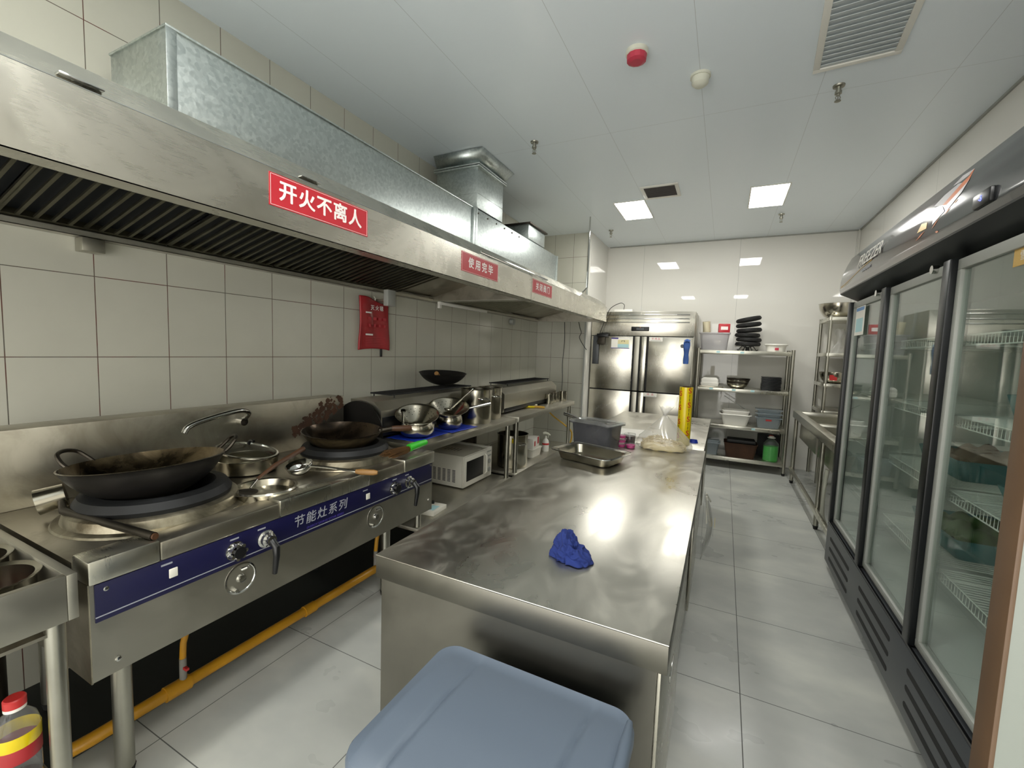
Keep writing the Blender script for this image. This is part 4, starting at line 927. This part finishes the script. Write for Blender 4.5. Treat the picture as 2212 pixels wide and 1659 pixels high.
for x, z, w_, s, l in ((-.865, 1.535, .16, '半成品', 'pink lettered sticker at the top of the upper right refrigerator door'), (-.895, .835, .16, '成 品', 'pink lettered sticker at the top of the lower right refrigerator door')):
    t = thing('sticker', l, 'sticker', (x, 5.6545, z)); B().box(0, -.0008, 0, w_, 0, .05).build('label_sheet', 'paper', t); text(s, .03, t, 'alarm_red', frame((w_/2, -.001, .03), (1, 0, 0), (0, 0, 1)), spacing=1.5)
    B().box(.015, -.0012, .006, w_-.015, -.0008, .011).build('small_print', 'pale_grey', t)
t = thing('glove', 'blue rubber glove hanging on the right edge of the refrigerator door', 'glove', (-.42, 5.652, 1.27)); b = B()
b.surf(lambda u, v: (.036*math.cos(u*2*PI)*(1-.25*v+.12*math.sin(9*v)), -.014+.012*math.sin(u*2*PI), .265*(1-v)), 20, 20, wrap=True); b.tube([(-.02, -.018, .27), (0, -.02, .285), (.03, -.018, .27)], .02, 10)
b.build('glove_body', 'glove_blue', t, sharp=70); B().cyl((-.05, -.012, .215), (-.05, -.004, .215), .022, 16).build('magnet', 'charcoal', t)
t = thing('knife_rack', 'dark magnetic rack with black knives on the left refrigerator door', 'rack', (-1.58, 5.652, 1.60)); B().box(.05, -.03, -.02, .2, -.001, .02, .003).build('rack_body', 'black', t)
b = B(); b.box(.0, -.012, -.38, .08, -.004, -.005, .004); b.build('blade', 'charcoal', t); B().box(.06, -.02, -.12, .16, -.008, -.02, .003).build('blade', 'steel_soot', t); B().tube([(.11, -.02, .025), (.2, -.02, .012)], .011, 8).build('knife_handle', 'black', t)
t = thing('router', 'white flat router box with a black cable on top of the refrigerator', 'router', (-1.28, 5.73, 1.906)); B().box(-.05, -.05, 0, .18, .08, .03, .004).build('router_body', 'white', t)
B().tube(spline([(.06, .0, .03), (.07, -.02, .09), (.02, -.05, .11), (-.09, -.09, .04), (-.14, -.1, -.08), (-.20, -.10, -.25), (-.25, -.10, -.4)], 6), .004, 6).build('cable', 'black_matt', t)

# ================================================================== BACK SHELF RACK
t = thing('shelf_rack', 'four tier stainless shelf rack against the back wall right of the refrigerator', 'shelf', (-.315, 5.87, 0)); w, dp = 1.04, .46
for x in (.02, w-.02):
    for y in (.02, dp-.02):
        l = B().cyl((x, y, .03), (x, y, 1.475), .019, 16).build('post', 'tube', t); B().lathe([(0, 0), (.015, 0), (.02, .03), (0, .03)], c=(x, y, 0), seg=14).build('foot', 'rubber', l)
SH = (.145, .54, .99, 1.452)
for z in SH:
    s = B(); s.box(.03, .01, z-.045, w-.03, dp-.01, z, .002); s.build('shelf', 'steel', t)
for sx, z in ((.22, 1.43), (.48, 1.43), (.17, .975), (.42, .975), (.62, .975), (.16, .52), (.66, .52)):
    tag(B().box(0, -.0008, -.011, .04, 0, .011).build('shelf_label', 'menu_cyan', None, (-.315+sx, 5.8795, z)), {(.22, 1.43): 'pale label on the left of the top shelf edge', (.48, 1.43): 'pale label at the middle of the top shelf edge', (.17, .975): 'pale label on the left of the second shelf edge from top', (.42, .975): 'pale label at the middle of the second shelf edge from top', (.62, .975): 'pale label on the right of the second shelf edge from top', (.16, .52): 'pale label on the left of the third shelf edge from top', (.66, .52): 'pale label on the right of the third shelf edge from top'}[(sx, z)], 'label', 'labels on the shelf edges')
def tubthing(name, label, cat, loc, rz, rings, mat, cap1=True, parts=(), thick=0, grp=None):
    t = thing(name, label, cat, loc, rz, grp); b = B(); tub(b, rings, cap1=cap1); b.build(name+'_body' if name != 'lid' else 'lid_body', mat, t, thick=thick); return t
t = tubthing('plastic_crate', 'frosted plastic tub full of goods on the top shelf by the refrigerator', 'container', (-.13, 6.09, 1.4525), 0, [(.29, .24, .03, .001), (.33, .27, .03, .2), (.355, .295, .03, .205), (.355, .295, .03, .218)], 'frosted', cap1=False, thick=.003)
B().surf(lambda u, v: ((u-.5)*.28, (v-.5)*.22, .10+.03*math.sin(7*u)*math.cos(6*v)), 10, 8).build('contents', 'cream', t)
t = thing('cardboard_tube', 'short open yellow cardboard roll standing on the frosted tub', 'roll', (-.225, 6.06, 1.672), rot=(.1, -.08, 0)); B().lathe([(.03, 0), (.045, 0), (.045, .14), (.03, .14)], seg=32, closed=True).build('roll_body', 'cream', t); B().lathe([(.027, .002), (.0298, .002), (.0298, .1405), (.027, .1405)], seg=28, closed=True).build('core', 'stain_brown', t)
t = thing('red_carton', 'small glossy red box standing on the frosted tub', 'box', (-.03, 6.05, 1.672), .1); B().box(-.065, -.04, 0, .065, .04, .11, .006).build('box_body', 'red_sign', t); b = B(); b.box(-.04, -.0408, .035, .04, -.0402, .075); b.build('print', 'white_ink', t)
t = thing('film_sheet', 'thin clear sheet leaning between refrigerator and top shelf', 'sheet', (-.31, 6.0, 1.4525)); B().box(0, -.04, 0, .003, .04, .46, .0005, M=Matrix.Rotation(-.08, 4, 'Y')).build('sheet', 'clear', t)
proto = None; rn = random.Random(4)
def plate(z, tilt, rz, dx, label):
    t = thing('black_stand', label, 'plate stand', (.245+dx, 6.08, z), rot=(0, tilt, 0), group='stacked round black stands')
    B().lathe([(0, .004), (.110, .004), (.124, 0), (.134, .006), (.138, .022), (.134, .040), (.124, .046), (.11, .038), (0, .028)], seg=36).build('stand_plate', 'black_matt', t)
    b = B(); b.tube([(.138*math.cos(a), .138*math.sin(a), .022+.008*math.sin(a*12)) for a in [i*2*PI/60 for i in range(60)]], .0025, 5, closed=True); b.build('scroll_rim', 'iron', t)
z = 1.515
for i, l in enumerate(('lowest', 'second lowest', 'third', 'fourth', 'fifth', 'topmost')):
    plate(z+.004*i, (0, .03, .02, -.08, -.13, -.2)[i], i*.5, (0, .006, -.012, .004, -.004, -.006)[i], l + ' of the round black stands in the tilted stack'); z += (.05, .05, .056, .062, .062, 0)[i]
b = B()
for k in range(4):
    a = k*PI/2+.4; c_, s_ = math.cos(a), math.sin(a); b.tube(spline([(.02*c_, .02*s_, .04), (.06*c_, .06*s_, .06), (.09*c_, .09*s_, .03), (.11*c_, .11*s_, .008), (.125*c_, .125*s_, .02)], 4), .0045, 6)
tag(b.cyl((0, 0, .0), (0, 0, .05), .02, 10).build('stand_foot', 'black_matt', None, (.245, 6.08, 1.4525)), 'curled black wire legs carrying the stack of black stands', 'plate stand')
t = thing('food_tub', 'round white lidded tub with red mark on the top shelf', 'tub', (.545, 6.07, 1.4525)); B().lathe([(0, .001), (.095, .001), (.108, .075), (0, .075)], seg=40).build('tub_body', 'white', t); B().lathe([(0, .076), (.122, .076), (.125, .082), (.122, .09), (.11, .094), (0, .092)], seg=40).build('tub_lid', 'white', t)
B().box(-.02, -.1052, .03, .02, -.104, .06, .0003, M=Matrix.Rotation(.12, 4, 'X')).build('red_mark', 'alarm_red', t)
# second shelf
t = tubthing('foil_box', 'stack of silver and white containers on the second shelf', 'container', (-.15, 6.05, .9905), 0, [(.2, .16, .01, .014), (.21, .17, .01, .05), (.2, .16, .01, .052), (.2, .16, .01, .09), (.15, .12, .01, .115)], 'white'); B().box(-.16, -.12, .001, .16, .12, .013, .003).build('base_tray', 'steel_pot', t)
def bowl(x, y, z, r, h, label, m='steel_pot', grp=None, rot=None):
    t = thing('bowl', label, 'bowl', (x, y, z), 0, grp, rot); n = 8; pr = [(0, .001), (r*.5, .001)]+[(r*.5+(r*.5)*math.sin(i/n*PI/2)**.9, h*(1-math.cos(i/n*PI/2))**.8) for i in range(1, n+1)]
    B().lathe(pr+[(r+.006, h+.001)], seg=44).build('bowl_body', m, t, thick=.0015); return t
for i in range(4): bowl(.16+.004*i, 6.03, .9915+.02*i, .115+.004*i, .06, ('lowest', 'second', 'third', 'topmost')[i]+' of the nested dark steel bowls on the second shelf', 'steel_soot' if i % 2 else 'steel_pot', 'nested bowls on the second shelf')
t0 = thing('black_plate', 'stack of square black plates at the right of the second shelf', 'plate', (.52, 6.04, .991), 0, 'square black plates'); B().box(-.1, -.1, 0, .1, .1, .009, .003).build('plate_body', 'black', t0); t0['label'] = 'one of the square black plates stacked at the right of the second shelf'
ORD = ('lowest', 'second from the bottom', 'third from the bottom', 'fourth from the bottom', 'fifth from the bottom', 'sixth from the bottom', 'middle one', 'sixth from the top', 'fifth from the top', 'fourth from the top', 'third from the top', 'second from the top', 'topmost')
t0['label'] = 'lowest of the stacked square black plates on the second shelf'
for i in range(1, 13):
    c = copy_tree(t0); c['label'] = ORD[i]+' of the stacked square black plates on the second shelf'; c.location = (.52+rn.uniform(-.003, .003), 6.04, .991+i*.0125)
# third shelf
tubthing('white_basin', 'cream rectangular plastic basin, lower one of the nested pair', 'basin', (.165, 6.03, .5405), 0, [(.25, .22, .03, .001), (.32, .28, .04, .125), (.35, .31, .045, .128), (.35, .31, .045, .138)], 'white', cap1=False, thick=.003, grp='nested cream basins')
tubthing('white_basin', 'cream rectangular plastic basin nested on top of the pair', 'basin', (.165, 6.035, .58), 0, [(.23, .20, .03, .001), (.295, .26, .04, .13), (.30, .265, .04, .14)], 'white', cap1=False, thick=.003, grp='nested cream basins')
tag(B().cyl((.0, 0, 0), (.235, -.05, -.145), .004, 8).build('thin_rod', 'chrome', None, (.03, 6.1, .88)), 'thin pale rod leaning across above the cream basins', 'rod')
for i, l in enumerate(('lowest', 'middle', 'topmost')):
    t = tubthing('lidded_box', l+' clear lidded food box in the stack on the third shelf', 'container', (.52, 6.03, .5405+(.0, .128, .176)[i]), 0, [(.22, .17, .02, .001), (.25, .2, .02, (.115, .036, .036)[i])], 'blue_clear', grp='clear lidded boxes'); h_ = (.115, .036, .036)[i]
    b = B(); b.box(-.14, -.11, h_, .14, .11, h_+.01, .003); b.build('box_lid', 'blue_clear', t)
    if i == 0: B().box(-.03, -.099, .085, .03, -.0985, .105).build('red_label', 'red_plastic', t)
# bottom shelf
t = tubthing('lidded_box', 'clear food box under flat lids at the left of the bottom shelf', 'container', (-.13, 6.03, .1455), 0, [(.24, .2, .02, .001), (.27, .23, .02, .14)], 'blue_clear'); B().box(-.155, -.13, .141, .155, .13, .151, .002).build('box_lid', 'blue_clear', t); B().box(-.13, -.12, .152, .13, .12, .164, .002).build('loose_lid', 'blue_clear', t); B().box(-.12, -.11, .166, .14, .12, .178, .002).build('loose_lid', 'blue_clear', t)
t = tubthing('dark_basket', 'dark brown rectangular basket on the bottom shelf', 'basket', (.245, 6.03, .1455), 0, [(.3, .24, .03, .001), (.36, .28, .03, .17), (.37, .29, .03, .175)], 'stain_brown', cap1=False, thick=.004); B().box(-.15, -.11, .175, .16, .11, .215, .01).build('contents', 'black_matt', t)
tag(B().box(-.12, -.01, 0, .12, .01, .28, .004).build('black_tray', 'black_matt', None, (.56, 6.24, .146)), 'black tray standing upright behind the green bottle', 'tray')
t = thing('detergent_bottle', 'big ribbed bottle of bright green detergent with white cap on the bottom shelf', 'bottle', (.57, 5.99, .1455))
pr = [(0, .0), (.075, .0), (.083, .012)]
for k in range(7): pr += [(.083, .03+k*.021), (.080, .038+k*.021)]
pr += [(.083, .18), (.08, .205), (.05, .245), (.03, .262), (.028, .275), (0, .275)]
B().lathe(pr, seg=40).build('bottle_body', 'clear', t); B().lathe([(0, .002), (.074, .002), (.0815, .014)]+[(.0785, .04+k*.02) for k in range(7)]+[(.0785, .175), (0, .176)], seg=36).build('green_detergent', 'green_liquid', t)
B().lathe([(0, .275), (.042, .275), (.044, .281), (.03, .286), (.026, .296), (0, .298)], seg=28).build('cap', 'white', t); B().tube([(-.03, 0, .292), (-.015, 0, .306), (.02, 0, .302)], .004, 6).build('red_seal', 'red_plastic', t)

# ================================================================== SINK BENCH AND RACK IN THE RIGHT CORNER
t = thing('sink_bench', 'stainless double sink bench along the right wall behind the freezer', 'sink', (.725, 3.62, 0)); w, d = .575, 2.05
b = B()
for q in ((0, 0, .07, d), (w-.05, 0, w, d), (.07, 0, w-.05, .06), (.07, d-.08, w-.05, d), (.07, d/2-.04, w-.05, d/2+.04)): b.box(q[0], q[1], .735, q[2], q[3], .805, .002)
b.build('bench_frame', 'steel', t)
for y0 in (.06, d/2+.04):
    y1 = y0+d/2-.11; b = B(); b.box(.07, y0, .52, w-.05, y1, .524); b.box(.07, y0, .524, .073, y1, .79); b.box(w-.053, y0, .524, w-.05, y1, .79); b.box(.073, y0, .524, w-.053, y0+.003, .79); b.box(.073, y1-.003, .524, w-.053, y1, .79); b.build('basin', 'steel', t)
for x in (.03, w-.03):
    for y in (.06, .56, d-.06):
        l = B().cyl((x, y, .03), (x, y, .735), .019, 16).build('leg', 'tube', t); B().lathe([(0, 0), (.015, 0), (.02, .03), (0, .03)], c=(x, y, 0), seg=14).build('foot', 'rubber', l)
B().box(.0, .02, .14, .025, d-.02, .18, .002).build('cross_bar', 'steel', t); B().box(w-.02, 0, .8, w, d, .88, .002).build('upstand', 'steel', t)
tag(B().tube(spline([(.80, 4.18, .5), (.79, 4.2, .3), (.8, 4.22, .12), (.83, 4.26, .03)], 4), .016, 10).build('drain_hose', 'alarm_white'), 'white drain hose hanging beside the sink bench leg', 'hose')
t = thing('corner_rack', 'tall stainless rack in the right back corner holding steel bowls', 'shelf', (.99, 5.75, 0)); w, d = .31, .58
for x, y in ((.02, d-.02), (w-.02, d-.02), (.02, .02), (w-.02, .02)): B().cyl((x, y, 0), (x, y, 1.86), .017, 14).build('post', 'tube', t)
for z in (.82, 1.12, 1.455, 1.845): B().box(0.005, 0.005, z-.04, w, d, z, .002).build('shelf', 'steel', t)
bowl(1.10, 5.93, 1.8455, .185, .15, 'large steel mixing bowl on top of the corner rack')
bowl(1.125, 5.93, 1.1205, .155, .12, 'steel bowl with red label on the lower tier of the corner rack'); tag(B().box(-.035, -.0006, -.03, .035, 0, .03).build('red_label', 'red_plastic', None, (1.08, 5.785, 1.185)), 'red and white label on the lower steel bowl in the corner rack', 'label')
t = thing('plastic_bag', 'crumpled white plastic bag on the middle tier of the corner rack', 'bag', (1.14, 5.98, 1.4555)); B().surf(lambda u, v: ((.075-.05*math.sin(v*PI*.75)*(1-.3*math.sin(3*PI*v)))*math.cos(u*2*PI)*(1+.2*math.sin(5*u*2*PI+4*v)), .05*math.sin(u*2*PI)*(1-.6*v), .27*v+.012*math.sin(8*PI*u)*v), 40, 16, wrap=True).build('bag_body', 'clear_bag', t, sharp=80)

# ================================================================== GLASS DOOR FREEZER
fz = t = thing('display_freezer', 'black three door glass display freezer on the right', 'freezer', (.69, 1.46, 0)); D = 2.0; w = .60
b = B(); b.box(.05, 0, .30, w, .03, 1.98); b.box(.05, D-.03, .30, w, D, 1.98); b.box(w-.03, .03, .30, w, D-.03, 1.98); b.box(.05, .03, 1.74, w-.03, D-.03, 1.98); b.box(.05, .03, .29, w-.03, D-.03, .33); b.build('cabinet', 'freezer_black', t)
b = B(); b.box(.06, .0305, .331, w-.032, .033, 1.738); b.box(.06, D-.033, .331, w-.032, D-.0305, 1.738); b.box(w-.034, .033, .331, w-.031, D-.033, 1.738); b.box(.06, .033, 1.733, w-.034, D-.033, 1.738); b.box(.06, .033, .3305, w-.034, D-.033, .334); b.build('liner', 'liner', t)
b = B(); b.box(.04, .0, .04, w-.02, D, .29); b.box(.0, 0, .045, .04, D, .305, .004); b.build('base_cover', 'charcoal', t)
b = B(); b.prism([(-.0, .31), (.012, .305), (.012, .312), (0, .318)], 'y', 0, D); b.build('base_seam', 'black', t)
for cy in (.35, 1.0, 1.66):
    for zz in (.10, .165, .23): 
        b = B(); pts = [(cy-.22, zz-.011)] ; b.prism([(cy-.22+.011*math.cos(a), zz+.011*math.sin(a)) for a in [PI/2+i*PI/6 for i in range(7)]]+[(cy+.22+.011*math.cos(a), zz+.011*math.sin(a)) for a in [-PI/2+i*PI/6 for i in range(7)]], 'x', -.0012, .002); b.build('air_slot', 'black_matt', t)
for y, x in ((.1, .1), (D-.1, .1), (.1, .5), (D-.1, .5)): B().cyl((x, y, 0), (x, y, .045), .02, 12).build('foot', 'rubber', t)
# mullions, doors
for y0, y1 in ((D-.045, D), (1.285, 1.345), (.60, .66), (0, .045)):
    B().box(-.002, y0, .315, .05, y1, 1.745, .006).build('mullion', 'freezer_black', t)
for i, (y0, y1) in enumerate(((1.348, D-.048), (.663, 1.282), (.048, .597))):
    d = B(); e = .028
    for q in ((y0, .325, y1, .325+e), (y0, 1.74-e*1.3, y1, 1.74), (y0, .325+e, y0+e, 1.74-e*1.3), (y1-e, .325+e, y1, 1.74-e*1.3)): d.box(.018, q[0], q[1], .045, q[2], q[3], .002)
    d = d.build('door', 'pale_grey', t); B().box(.028, y0+e, .325+e, .032, y1-e, 1.74-e*1.3).build('glass_pane', 'glass', d); B().cyl((.0, y0+.10, 1.735), (.02, y0+.10, 1.735), .016, 16).build('roller', 'chrome', d)
# header: curved light box
pr = [(.05, 1.755), (-.045, 1.80), (-.05, 1.83), (-.047, 1.88), (-.038, 1.93), (-.02, 1.985), (.0, 2.03), (.05, 2.04), (.3, 2.04), (.3, 1.755)]
b = B(); b.prism(pr, 'y', 0, D+.02); hd = b.build('header', 'freezer_black', t, sharp=30)
def fascia():
    q = N('fascia'); p = q.xyz(); yy = q.maprange(p[1], 1.6, 3.5, 0, 1)
    c = q.ramp(yy, [(0, L('#202327')), (.2, L('#22252a')), (.34, L('#4a2620')), (.5, L('#2e2426')), (.65, L('#2e2629')), (1, L('#1e2327'))]); q.base(c); q.rough(.12); q.b.inputs['Coat Weight'].default_value = .5; MATS['fascia'] = q.m
fascia()
pf = [(-.0465, 1.806), (-.0515, 1.83), (-.0485, 1.88), (-.0395, 1.93), (-.0215, 1.985), (-.002, 2.028)]
b = B(); b.surf(lambda u, v: (lambda k, f: (pf[k][0]+(pf[min(k+1, 5)][0]-pf[k][0])*f, .004+u*(D+.012), pf[k][1]+(pf[min(k+1, 5)][1]-pf[k][1])*f))(min(4, int(v*5)), v*5-min(4, int(v*5))), 2, 20); b.build('printed_fascia', 'fascia', hd)
ux, uy = Vector((0, -1, 0)), Vector((.0107, 0, .05)).normalized()
def onf(y, z): 
    for k in range(5):
        if pf[k][1] <= z <= pf[k+1][1]: f = (z-pf[k][1])/(pf[k+1][1]-pf[k][1]); return (pf[k][0]+(pf[k+1][0]-pf[k][0])*f-.0012, y, z)
M = frame(onf(1.72, 1.925), ux, Vector((.009, 0, .05))); M.translation = Vector((-.0445, 1.44, 1.93))
text('FREEZER', .095, hd, 'white', M, sx=1.15, bold=.0006, shear=.15)
M2 = M.copy(); M2.translation = Vector((-.0525, 1.45, 1.866)); text('COLD ALL SUMMER', .020, hd, 'silver_ink', M2, 'small_lettering')
b = B(); b.surf(lambda u, v: onf(1.99-u*.30, min(2.02, 1.835+.02*u*u+.004*(1-u)*v)), 20, 1); b.surf(lambda u, v: onf(1.99-u*.62, min(2.02, 1.843+.05*u*u*(3-2*u)+(.004+.01*max(0, u-.7))*v)), 30, 1); b.build('gold_swoosh', 'gold', hd, sharp=90)
def tri(pts, mat, nm):
    b = B(); b.bm.faces.new([b.bm.verts.new(onf(y, z)) for y, z in pts]); return b.build(nm, mat, hd)
for k, (pts, m) in enumerate([([(.70, 1.955), (.55, 2.01), (.46, 2.0), (.60, 1.93)], 'ice'), ([(.60, 1.93), (.46, 2.0), (.45, 1.96), (.56, 1.92)], 'orange_ink'), ([(.66, 1.92), (.60, 1.93), (.56, 1.90), (.64, 1.875)], 'ice'), ([(.56, 1.92), (.45, 1.965), (.46, 1.93), (.54, 1.895)], 'ice'), ([(.76, 1.91), (.70, 1.90), (.69, 1.875), (.78, 1.88)], 'gold')]): tri(pts, m, 'ice_shard')
for y, z, l_, s_ in ((.64, 1.86, .05, .5), (.55, 1.885, .04, .4), (.50, 1.905, .03, .3), (.78, 1.85, .08, .25), (.60, 1.84, .03, -.2)):
    tri([(y, z), (y-l_*.5, z+l_*s_*.5+.004), (y-l_, z+l_*s_), (y-l_*.5, z+l_*s_*.5-.004)], 'orange_ink', 'spark')
k = B().box(-.062, .225, 1.83, -.045, .325, 1.875, .008).build('temperature_display', 'black', hd); text('-5', .022, k, 'digit', frame((-.0625, .275, 1.852), (0, -1, 0), (0, 0, 1)), 'digits')
# shelves, price rails and food inside
SHF = [(y0, z) for y0 in (.05, .68, 1.36) for z in (.62, .92, 1.19, 1.48)]
for y0, z in SHF:
    b = B(); x0, x1, ya, yb = .075, w-.05, y0, y0+.58
    for zz in (z, z-.035): b.tube([(x0, ya, zz), (x1, ya, zz), (x1, yb, zz), (x0, yb, zz)], .0028, 6, closed=True)
    n = 29
    for i in range(n+1):
        y = ya+i*(yb-ya)/n; b.tube([(x0, y, z-.035), (x0, y, z), (x1, y, z)], .0017, 5)
    b.build('wire_shelf', 'wire_white', t)
def foods(name, lb, y, z, mat, w_=.3, h=.07, r=None):
    tt = thing(name, lb, 'food', (.99, 1.46+y, z+.0035))
    if r: B().lathe([(0, .001), (r*.8, .001), (r, h), (r-.004, h), (r*.78, .005), (0, .005)], seg=36).build('tray_body', 'charcoal', tt); B().lathe([(0, h*.4), (r*.85, h*.4), (r*.7, h*.8), (0, h*.9)], seg=20).build('contents', mat, tt)
    else:
        b = B(); tub(b, [(.26, w_*.9, .02, .001), (.3, w_, .02, h)], cap1=False); b.build('tray_body', 'teal_plastic', tt, thick=.003); b = B(); b.surf(lambda u, v: ((u-.5)*.27, (v-.5)*w_*.92, h*.75+.05*math.sin(PI*u)*math.sin(PI*v)+.012*math.sin(17*u+9*v)+.01*math.sin(23*v-8*u)), 20, 20); b.build('contents', mat, tt)
foods('vegetable_tray', 'teal tray of green vegetables on a middle shelf of the nearest freezer bay', .33, 1.19, 'green_food', .42, .09)
foods('vegetable_tray', 'teal tray of greens on the lower shelf of the middle freezer bay', .96, .62, 'green_food', .44, .08)
foods('meat_tray', 'teal tray of brown food on a middle shelf of the middle freezer bay', .98, .92, 'brown_food', .4, .08)
foods('meat_tray', 'dark tray of wrapped food below the vegetables in the nearest freezer bay', .32, .92, 'brown_food', .42, .06)
foods('round_tray', 'dark round basin on the lower shelf of the nearest freezer bay', .32, .62, 'charcoal', h=.07, r=.19)
t = thing('menu_card', 'framed blue and white card taped on the farthest freezer door', 'card', (.706, 3.27, 1.53)); B().box(0, -.12, 0, .003, .06, .17).build('card_sheet', 'paper', t); b = B(); b.box(-.0006, -.11, .145, 0, .05, .165); b.build('blue_band', 'menu_blue', t); B().box(-.0006, -.1, .02, 0, .04, .10).build('picture', 'menu_cyan', t)
t = thing('gold_sticker', 'small gold sticker on the nearest visible freezer door glass', 'sticker', (.7165, 1.70, 1.655)); B().box(0, -.05, 0, .001, .045, .05).build('sticker_sheet', 'gold', t); text('雪', .03, t, 'white', frame((-.0003, .0, .025), (0, -1, 0), (0, 0, 1)))
